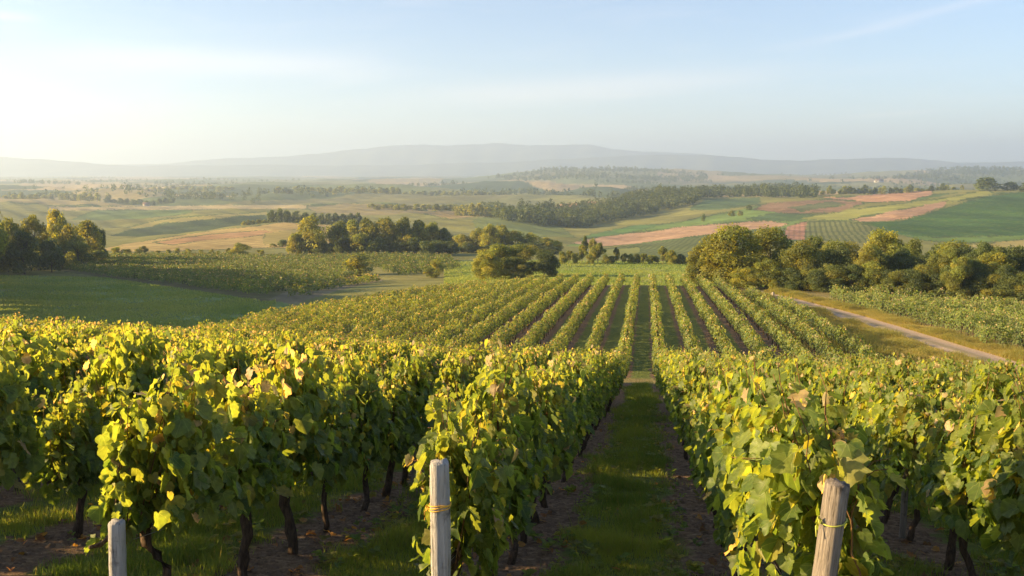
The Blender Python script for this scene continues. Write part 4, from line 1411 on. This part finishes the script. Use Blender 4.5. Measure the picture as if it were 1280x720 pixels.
# --- woods that read as one mass
def build_woods():
    r = np.random.default_rng(21)
    pts = []

    def zone(poly, d0, d1, n, hgt):
        poly = np.asarray(poly, float)
        c = 0
        while c < n:
            px = r.uniform(poly[:, 0].min(), poly[:, 0].max(), 4000)
            d = np.exp(r.uniform(math.log(d0), math.log(d1), 4000))
            X = (px - 640) / F * d
            z = hz(X, d)
            qx, qy, _ = project(np.stack([X, d, z], -1))
            m = np.nonzero(inside(poly, qx, qy))[0][: n - c]
            if len(m) == 0: break
            pts.extend([(X[q], d[q], z[q], hgt * r.uniform(0.7, 1.25)) for q in m])
            c += len(m)

    # the wooded slope under the orange ridge field and its rim
    zone([(625, 274), (660, 268), (690, 266), (740, 260), (790, 250), (830, 244), (880, 246), (865, 258), (820, 268), (760, 278), (735, 286), (690, 286), (640, 282)], 780, 1290, 620, 11)
    zone([(820, 243), (900, 240), (1020, 242), (1020, 249), (950, 247), (890, 248), (840, 254)], 900, 1480, 260, 13)
    zone([(600, 262), (690, 260), (690, 268), (620, 274)], 780, 1290, 110, 10)
    # forest on the low hill in front of the mountains
    zone([(610, 224), (680, 212), (760, 211), (880, 218), (890, 230), (760, 224), (660, 228)], 3200, 4700, 700, 16)
    zone([(1110, 224), (1170, 212), (1290, 210), (1290, 226), (1180, 230)], 3200, 4700, 420, 16)
    # scattered belts of the plain
    for k in range(44):
        cx, dd = r.uniform(-150, 1400), math.exp(r.uniform(math.log(1500), math.log(5600)))
        w = r.uniform(30, 130)
        tilt = r.uniform(-2.5, 2.5)
        for q in range(46):
            px = cx + r.normal(0, w / 2)
            d = dd + r.normal(0, 25) + tilt * (px - cx)
            X = (px - 640) / F * d
            pts.append((X, d, float(hz(X, d)), r.uniform(8, 15)))
    A = np.array(pts)
    per = np.where(A[:, 1] < 1600, 90, 30)
    i = np.repeat(np.arange(len(A)), per)
    n = len(i)
    h = A[i, 3]
    u = norm(r.normal(size=(n, 3)))
    P = A[i, :3] + np.stack([u[:, 0] * h * 0.36, u[:, 1] * h * 0.36, h * (0.56 + 0.44 * u[:, 2])], 1) * r.uniform(0.8, 1.06, (n, 1))
    N = norm(u + 0.5 * r.normal(size=(n, 3)))
    T = norm(np.cross(N, norm(r.normal(size=(n, 3)))))
    B = np.cross(N, T)
    s = (h * np.where(A[i, 1] < 1600, 0.15, 0.27) * r.uniform(0.6, 1.3, n))[:, None]
    V = np.stack([P - T * s * .5, P + B * s * .45, P + T * s * .5, P - B * s * .45], 1).reshape(-1, 3)
    c = 0.62 * np.array(PAL_D)[r.integers(3, size=len(A))][i] * r.uniform(0.75, 1.25, (n, 1))
    o = link("woods", make_mesh("woods", V, [np.arange(4 * n).reshape(-1, 4)], [M_TREELEAF], col=np.repeat(c, 4, 0)))
    tag(o, "dark woods on the far slopes and belts across the plain", "woods", kind="stuff")


build_woods()

# ------------------------------------------------------------------ far farmhouses, markers
M_WALL = plain("pale_render", (0.48, 0.44, 0.38), 0.9, 0.1)
M_ROOF = plain("clay_roof", (0.20, 0.135, 0.10), 0.9, 0.1)
M_STONE = plain("pale_stone", (0.34, 0.30, 0.24), 0.9, 0.1)


def farmhouse(px, d, L, W, Hh, rot, label):
    X, Y = at_d(px, d)
    z = float(hz(X, Y))
    e = bpy.data.objects.new("farmhouse", None)
    COL.objects.link(e)
    e.location = (X, Y, z)
    e.rotation_euler = (0, 0, rot)
    l, w = L / 2, W / 2
    V = [(-l, -w, -1), (l, -w, -1), (l, w, -1), (-l, w, -1), (-l, -w, Hh), (l, -w, Hh), (l, w, Hh), (-l, w, Hh), (-l, 0, Hh + w * 0.75), (l, 0, Hh + w * 0.75)]
    link("wall", make_mesh("wall", np.array(V, float), [np.array([(0, 1, 5, 4), (2, 3, 7, 6), (1, 2, 6, 5), (3, 0, 4, 7)]), np.array([(5, 6, 9), (7, 4, 8)])], [M_WALL]), e)
    o, t = 0.5, 0.25
    zz, zr = Hh + 0.03 - o * 0.75, Hh + w * 0.75 + 0.03
    RV = []
    for dz in (0, t):
        RV += [(-l - o, -w - o, zz + dz), (l + o, -w - o, zz + dz), (l + o, 0, zr + dz), (-l - o, 0, zr + dz), (l + o, w + o, zz + dz), (-l - o, w + o, zz + dz)]
    link("roof", make_mesh("roof", np.array(RV, float), [np.array([(0, 3, 2, 1), (3, 5, 4, 2), (6, 7, 8, 9), (9, 8, 10, 11), (0, 1, 7, 6), (4, 5, 11, 10), (1, 2, 8, 7), (2, 4, 10, 8), (3, 0, 6, 9), (5, 3, 9, 11)])], [M_ROOF]), e)
    tag(e, label, "house", "farmhouses far off in the valley")


farmhouse(188, 1400, 9, 6, 3.2, 0.5, "tiny pale farmhouse in the haze right of the left tree belt")
farmhouse(156, 2050, 13, 8, 4, 0.2, "tiny pale farmhouse in the farther tree belt on the left")
farmhouse(946, 1330, 8, 6, 3, -0.4, "tiny white house before the dark wood on the right-hand ridge")
farmhouse(624, 3000, 24, 12, 6, 0.3, "tiny pale farm building at the left foot of the forested hill")
farmhouse(1092, 2900, 26, 12, 6, 0.1, "tiny pale farm building on the plain beyond the right-hand ridge")


def marker(px, py, h, w, label):
    X, Y = at_px(px, py)
    r = np.random.default_rng(int(px))
    zs = np.array([-0.2, 0.02, h * 0.5, h * 0.92, h])
    a = Acc()
    a.add(tube(np.stack([np.zeros(5), np.zeros(5), zs], 1), np.array([w * 1.1, w, w * 0.95, w * 0.9, w * 0.6]), 8, 0.05, r))
    o = link("marker_stone", a.mesh("marker_stone", [M_STONE], False), None, (X, Y, float(hz(X, Y))))
    tag(o, label, "stone", "marker stones at the track and the rows")


marker(966, 374, 0.9, 0.2, "short pale marker stone beside the start of the dirt road")
marker(812, 349, 1.0, 0.2, "short pale marker stone at the far end of the central aisle")

# ------------------------------------------------------------------ grass, verge and litter
def blades(name, P, h, w, col, r, label, bend=0.35):
    n = len(P)
    a = r.uniform(0, 2 * math.pi, n)
    side = np.stack([np.cos(a), np.sin(a), np.zeros(n)], 1)
    b = r.uniform(0, 2 * math.pi, n)
    ln = np.stack([np.cos(b), np.sin(b), np.zeros(n)], 1) * (h * r.uniform(0.1, 2 * bend, n))[:, None]
    up = np.array([0, 0, 1.0])
    p1 = P + up * (h * 0.55)[:, None] + ln * 0.35
    p2 = P + up * h[:, None] + ln
    V = np.stack([P - side * w[:, None], P + side * w[:, None], p1 + side * w[:, None] * 0.7, p1 - side * w[:, None] * 0.7, p2], 1).reshape(-1, 3)
    o5 = (np.arange(n) * 5)[:, None]
    Q = o5 + np.array([[0, 1, 2, 3]])
    T = o5 + np.array([[3, 2, 4]])
    o = link(name, make_mesh(name, V, [Q, T], [M_GRASS], col=np.repeat(col, 5, 0)))
    tag(o, label, "grass", kind="stuff")


def vnoise(x, y, s, seed):
    r = np.random.default_rng(seed)
    g = r.random((256, 256))
    x, y = x / s, y / s
    i, j = np.floor(x).astype(int), np.floor(y).astype(int)
    u, v = x - i, y - j
    u, v = u * u * (3 - 2 * u), v * v * (3 - 2 * v)
    G = lambda a, b: g[a % 256, b % 256]
    return G(i, j) * (1 - u) * (1 - v) + G(i + 1, j) * u * (1 - v) + G(i, j + 1) * (1 - u) * v + G(i + 1, j + 1) * u * v


def build_grass():
    r = np.random.default_rng(31)
    # between the vine rows: dense near, thinner far away
    N = 1300000
    Yr = 7.5 * np.exp(r.random(N) * math.log(58 / 7.5))
    Xr = r.uniform(-11, 9, N)
    ph = (Xr + 1.39 + 240) / 2.4
    dist = np.abs(ph - np.round(ph)) * 2.4
    dist = dist + (vnoise(Xr, Yr, 0.8, 1) - 0.5) * 0.7 + (vnoise(Xr, Yr, 0.3, 16) - 0.5) * 0.5
    X, Y = to_world(Xr, Yr)
    clump = vnoise(X, Y, 0.35, 2) * 0.6 + vnoise(X, Y, 1.3, 3) * 0.5
    tuft = vnoise(X, Y, 0.55, 12)
    warm = vnoise(X, Y, 2.1, 13) * 0.6 + vnoise(X, Y, 0.5, 14) * 0.4
    wdt = np.where((Xr > -1.39) & (Xr < 1.01), 1.0, 0.8)
    keep = (r.random(N) < smooth(0.42, 0.85, dist + 0.25 * (clump - 0.5)) * wdt * np.clip(clump * 1.5, 0.1, 1) * np.clip(2.4 * vnoise(X, Y, 0.8, 15) - 0.15, 0.12, 1))
    Z = hz(X, Y)
    px, py, dep = project(np.stack([X, Y, Z], -1))
    keep &= (px > -60) & (px < 1340) & (py < 760)
    X, Y, Z, clump, Yr, tuft, warm = X[keep], Y[keep], Z[keep], clump[keep], Yr[keep], tuft[keep], warm[keep]
    n = len(X)
    sc_ = np.interp(Yr, [8, 20, 58], [1, 1.25, 2.6])
    h = (0.05 + 0.13 * clump * r.uniform(0.5, 1.3, n)) * (0.55 + 1.5 * tuft ** 2) * np.interp(Yr, [8, 58], [1, 1.15])
    tall = r.random(n) < 0.012
    h[tall] *= 2.1
    w = 0.0036 * sc_ * r.uniform(0.7, 1.3, n)
    g = np.clip(1.7 * (warm[:, None] - 0.22) + r.normal(0, 0.18, (n, 1)), 0, 1)
    col = np.array([0.10, 0.16, 0.028]) * (1 - g) + np.array([0.22, 0.26, 0.05]) * g
    dry = r.random(n) < 0.07
    col[dry] = np.array([0.26, 0.22, 0.09]) * r.uniform(0.6, 1.1, (dry.sum(), 1))
    print("grass", n)
    blades("grass", np.stack([X, Y, Z - 0.005], 1), h, w, col, r, "short green grass of the aisles between vine rows")
    # dry verge along the dirt road
    N = 520000
    k = r.integers(0, len(ROAD), N)
    tan = norm(np.gradient(ROAD, axis=0))
    nrm = np.stack([tan[:, 1], -tan[:, 0]], 1)
    off = r.choice([-1, 1], N, p=[0.5, 0.5])
    q = np.where(off < 0, 1.6 + np.abs(r.normal(0, 4.6, N)), 1.6 + np.abs(r.normal(0, 1.2, N)))
    sgn = off
    P = ROAD[k] + nrm[k] * (sgn * q)[:, None] + tan[k] * r.uniform(-0.4, 0.4, (N, 1))
    Xr, Yr = to_row(P[:, 0], P[:, 1])
    ok = (Yr < 135) & (Yr > 20) & ~((Xr < 14.2) & (Yr < 58)) & ~((Xr < 12.3) & (Yr > 62)) & (road_dist(P[:, 0], P[:, 1]) > 1.55)
    cl = vnoise(P[:, 0], P[:, 1], 1.6, 8) * 0.6 + vnoise(P[:, 0], P[:, 1], 5, 9) * 0.5
    ok &= r.random(N) < np.clip(cl * 1.6, 0.1, 1)
    P, cl = P[ok], cl[ok]
    n = len(P)
    Z = hz(P[:, 0], P[:, 1])
    h = (0.18 + 0.85 * cl ** 2 * r.uniform(0.4, 1.2, n))
    w = 0.014 * r.uniform(0.6, 1.4, n)
    g = np.clip(cl[:, None] + r.normal(0, 0.25, (n, 1)), 0, 1)
    col = np.array([0.36, 0.28, 0.10]) * (1 - g) + np.array([0.17, 0.18, 0.045]) * g
    blades("dry_grass", np.concatenate([P, Z[:, None] - 0.02], 1), h, w, col, r, "tall dry grass on the verges of the dirt road")


build_grass()


def build_meadow():
    r = np.random.default_rng(51)
    N = 420000
    px = r.uniform(-60, 1000, N)
    d = np.exp(r.uniform(math.log(105), math.log(300), N))
    X, Y = (px - 640) / F * d, d
    Xr, Yr = to_row(X, Y)
    Z = hz(X, Y)
    qx, qy, _ = project(np.stack([X, Y, Z], -1))
    ok = ((qx < 345) & (Y < 236) & (Xr < -49)) | ((Yr > 152) & (qx > 555) & (Y < 290))
    ok &= r.random(N) < np.clip(1.8 * vnoise(X, Y, 7, 52) * (0.4 + vnoise(X, Y, 2, 53)), 0.03, 1)
    ok &= ~inside([(70, 338), (130, 322), (420, 318), (470, 342), (400, 362), (335, 377)], qx, qy)
    P = np.stack([X, Y, Z - 0.02], 1)[ok]
    n = len(P)
    g = np.clip(vnoise(P[:, 0], P[:, 1], 11, 54)[:, None] + r.normal(0, 0.2, (n, 1)), 0, 1)
    col = np.array([0.13, 0.20, 0.05]) * (1 - g) + np.array([0.24, 0.27, 0.08]) * g
    blades("meadow_grass", P, r.uniform(0.14, 0.42, n), r.uniform(0.05, 0.13, n), col, r, "coarse tufts of grass on the valley meadows", 0.5)
    # broad-leaved weeds along the edges of the grass aisles
    n = 900
    aisle = r.choice([-5, -2.6, -0.2, 2.2, 4.6], n)
    Yr = 8.5 * np.exp(r.random(n) * math.log(36 / 8.5))
    Xr = aisle + r.choice([-1, 1], n) * np.abs(r.normal(0.55, 0.22, n))
    X, Y = to_world(Xr, Yr)
    m = 7
    a = np.tile(np.arange(m) * 2.4, n) + np.repeat(r.uniform(0, 6, n), m)
    el_ = r.uniform(0.15, 0.9, n * m)
    tip = np.stack([np.cos(a), np.sin(a), 0.15 + 0 * a], 1)
    nr_ = np.stack([-np.cos(a) * el_, -np.sin(a) * el_, np.ones(n * m)], 1)
    P = np.repeat(np.stack([X, Y, hz(X, Y) + 0.03], 1), m, 0) + tip * 0.02 + np.array([0, 0, 1]) * r.uniform(0, 0.10, (n * m, 1))
    c = np.array([(0.09, 0.15, 0.03), (0.13, 0.18, 0.035), (0.17, 0.18, 0.05)])[np.repeat(r.integers(3, size=n), m)] * r.uniform(0.8, 1.2, (n * m, 1))
    V, T, C, UV = leaf_batch(P, nr_, tip, np.repeat(r.uniform(0.04, 0.10, n), m) * r.uniform(0.6, 1.2, n * m), c, r)
    o = link("weeds", make_mesh("weeds", V, [T], [M_LEAF], col=C, uv=UV))
    tag(o, "low broad-leaved weeds along the edges of the aisles", "weeds", kind="stuff")


build_meadow()


def build_litter():
    """clods, straw and fallen leaves on the soil under the vines"""
    r = np.random.default_rng(41)
    N = 26000
    rows = np.array(ROWS_L[:5] + ROWS_R[:4])
    Yr = 7.5 * np.exp(r.random(N) * math.log(34 / 7.5))
    Xr = rows[r.integers(len(rows), size=N)] + r.normal(0, 0.33, N)
    X, Y = to_world(Xr, Yr)
    Z = hz(X, Y)
    px, py, dep = project(np.stack([X, Y, Z], -1))
    k = (px > -40) & (px < 1320) & (py < 740)
    X, Y, Z = X[k], Y[k], Z[k]
    n = len(X)
    octa = np.array([(1, 0, 0), (0, 1, 0), (-1, 0, 0), (0, -1, 0), (0, 0, 1), (0.7, 0.7, 0.35), (-0.7, 0.7, 0.4), (-0.7, -0.7, 0.3), (0.7, -0.7, 0.4)])
    tri = np.array([(0, 5, 4), (5, 1, 4), (1, 6, 4), (6, 2, 4), (2, 7, 4), (7, 3, 4), (3, 8, 4), (8, 0, 4)])
    s = 0.012 + 0.032 * r.random(n) ** 3
    s[r.random(n) < 0.03] *= 2.0
    V = octa[None] * s[:, None, None] * r.uniform(0.6, 1.3, (n, 9, 3)) * np.array([1.2, 1.2, 0.75])
    V = V + np.stack([X, Y, Z - 0.004], 1)[:, None]
    T = (np.arange(n) * 9)[:, None, None] + tri[None]
    b = NB("soil_clod")
    geo = b.n("NewGeometry")
    nz = b.noise(geo.outputs["Position"], 14, 5, 0.7)
    c = b.ramp(nz, [(0.3, (0.05, 0.032, 0.02)), (0.7, (0.20, 0.145, 0.10))])
    m = b.done(b.principled(c, 0.95, 0.1).outputs[0])
    o = link("soil_clods", make_mesh("soil_clods", V.reshape(-1, 3), [T.reshape(-1, 3)], [m]))
    tag(o, "crumbly brown clods of soil under the vines", "soil", kind="stuff")
    # fallen leaves
    n = 1000
    Yr = 7.5 * np.exp(r.random(n) * math.log(30 / 7.5))
    Xr = rows[r.integers(len(rows), size=n)] + r.normal(0, 0.45, n)
    X, Y = to_world(Xr, Yr)
    P = np.stack([X, Y, hz(X, Y) + 0.03], 1)
    Nn = np.stack([r.normal(0, 0.35, n), r.normal(0, 0.35, n), np.ones(n)], 1)
    c = np.array([(0.22, 0.11, 0.04), (0.30, 0.18, 0.05), (0.13, 0.07, 0.03)])[r.integers(3, size=n)] * r.uniform(0.7, 1.2, (n, 1))
    V, T, C, UV = leaf_batch(P, Nn, r.normal(size=(n, 3)), r.uniform(0.05, 0.11, n), c, r)
    o = link("fallen_leaves", make_mesh("fallen_leaves", V, [T], [M_LEAF], col=C, uv=UV))
    tag(o, "dry brown leaves fallen on the soil under the vines", "leaves", kind="stuff")


build_litter()

# ------------------------------------------------------------------ air
def build_haze():
    x, y0, y1, z0, z1 = 14000, -2500, 15500, GROUND_MIN - 1, 400
    z0 = min(z0, -58)
    V = [(-x, y0, z0), (x, y0, z0), (x, y1, z0), (-x, y1, z0), (-x, y0, z1), (x, y0, z1), (x, y1, z1), (-x, y1, z1)]
    Q = np.array([(0, 3, 2, 1), (4, 5, 6, 7), (0, 1, 5, 4), (1, 2, 6, 5), (2, 3, 7, 6), (3, 0, 4, 7)])
    m = bpy.data.materials.new("haze")
    m.use_nodes = True
    t = m.node_tree
    t.nodes.clear()
    o_ = t.nodes.new("ShaderNodeOutputMaterial")
    v = t.nodes.new("ShaderNodeVolumePrincipled")
    v.inputs["Color"].default_value = HAZE_COLOR
    v.inputs["Density"].default_value = HAZE_DENSITY
    v.inputs["Anisotropy"].default_value = HAZE_ANISO
    t.links.new(v.outputs[0], o_.inputs["Volume"])
    o = link("haze", make_mesh("haze", np.array(V, float), [Q], [m]))
    tag(o, kind="stuff")


build_haze()
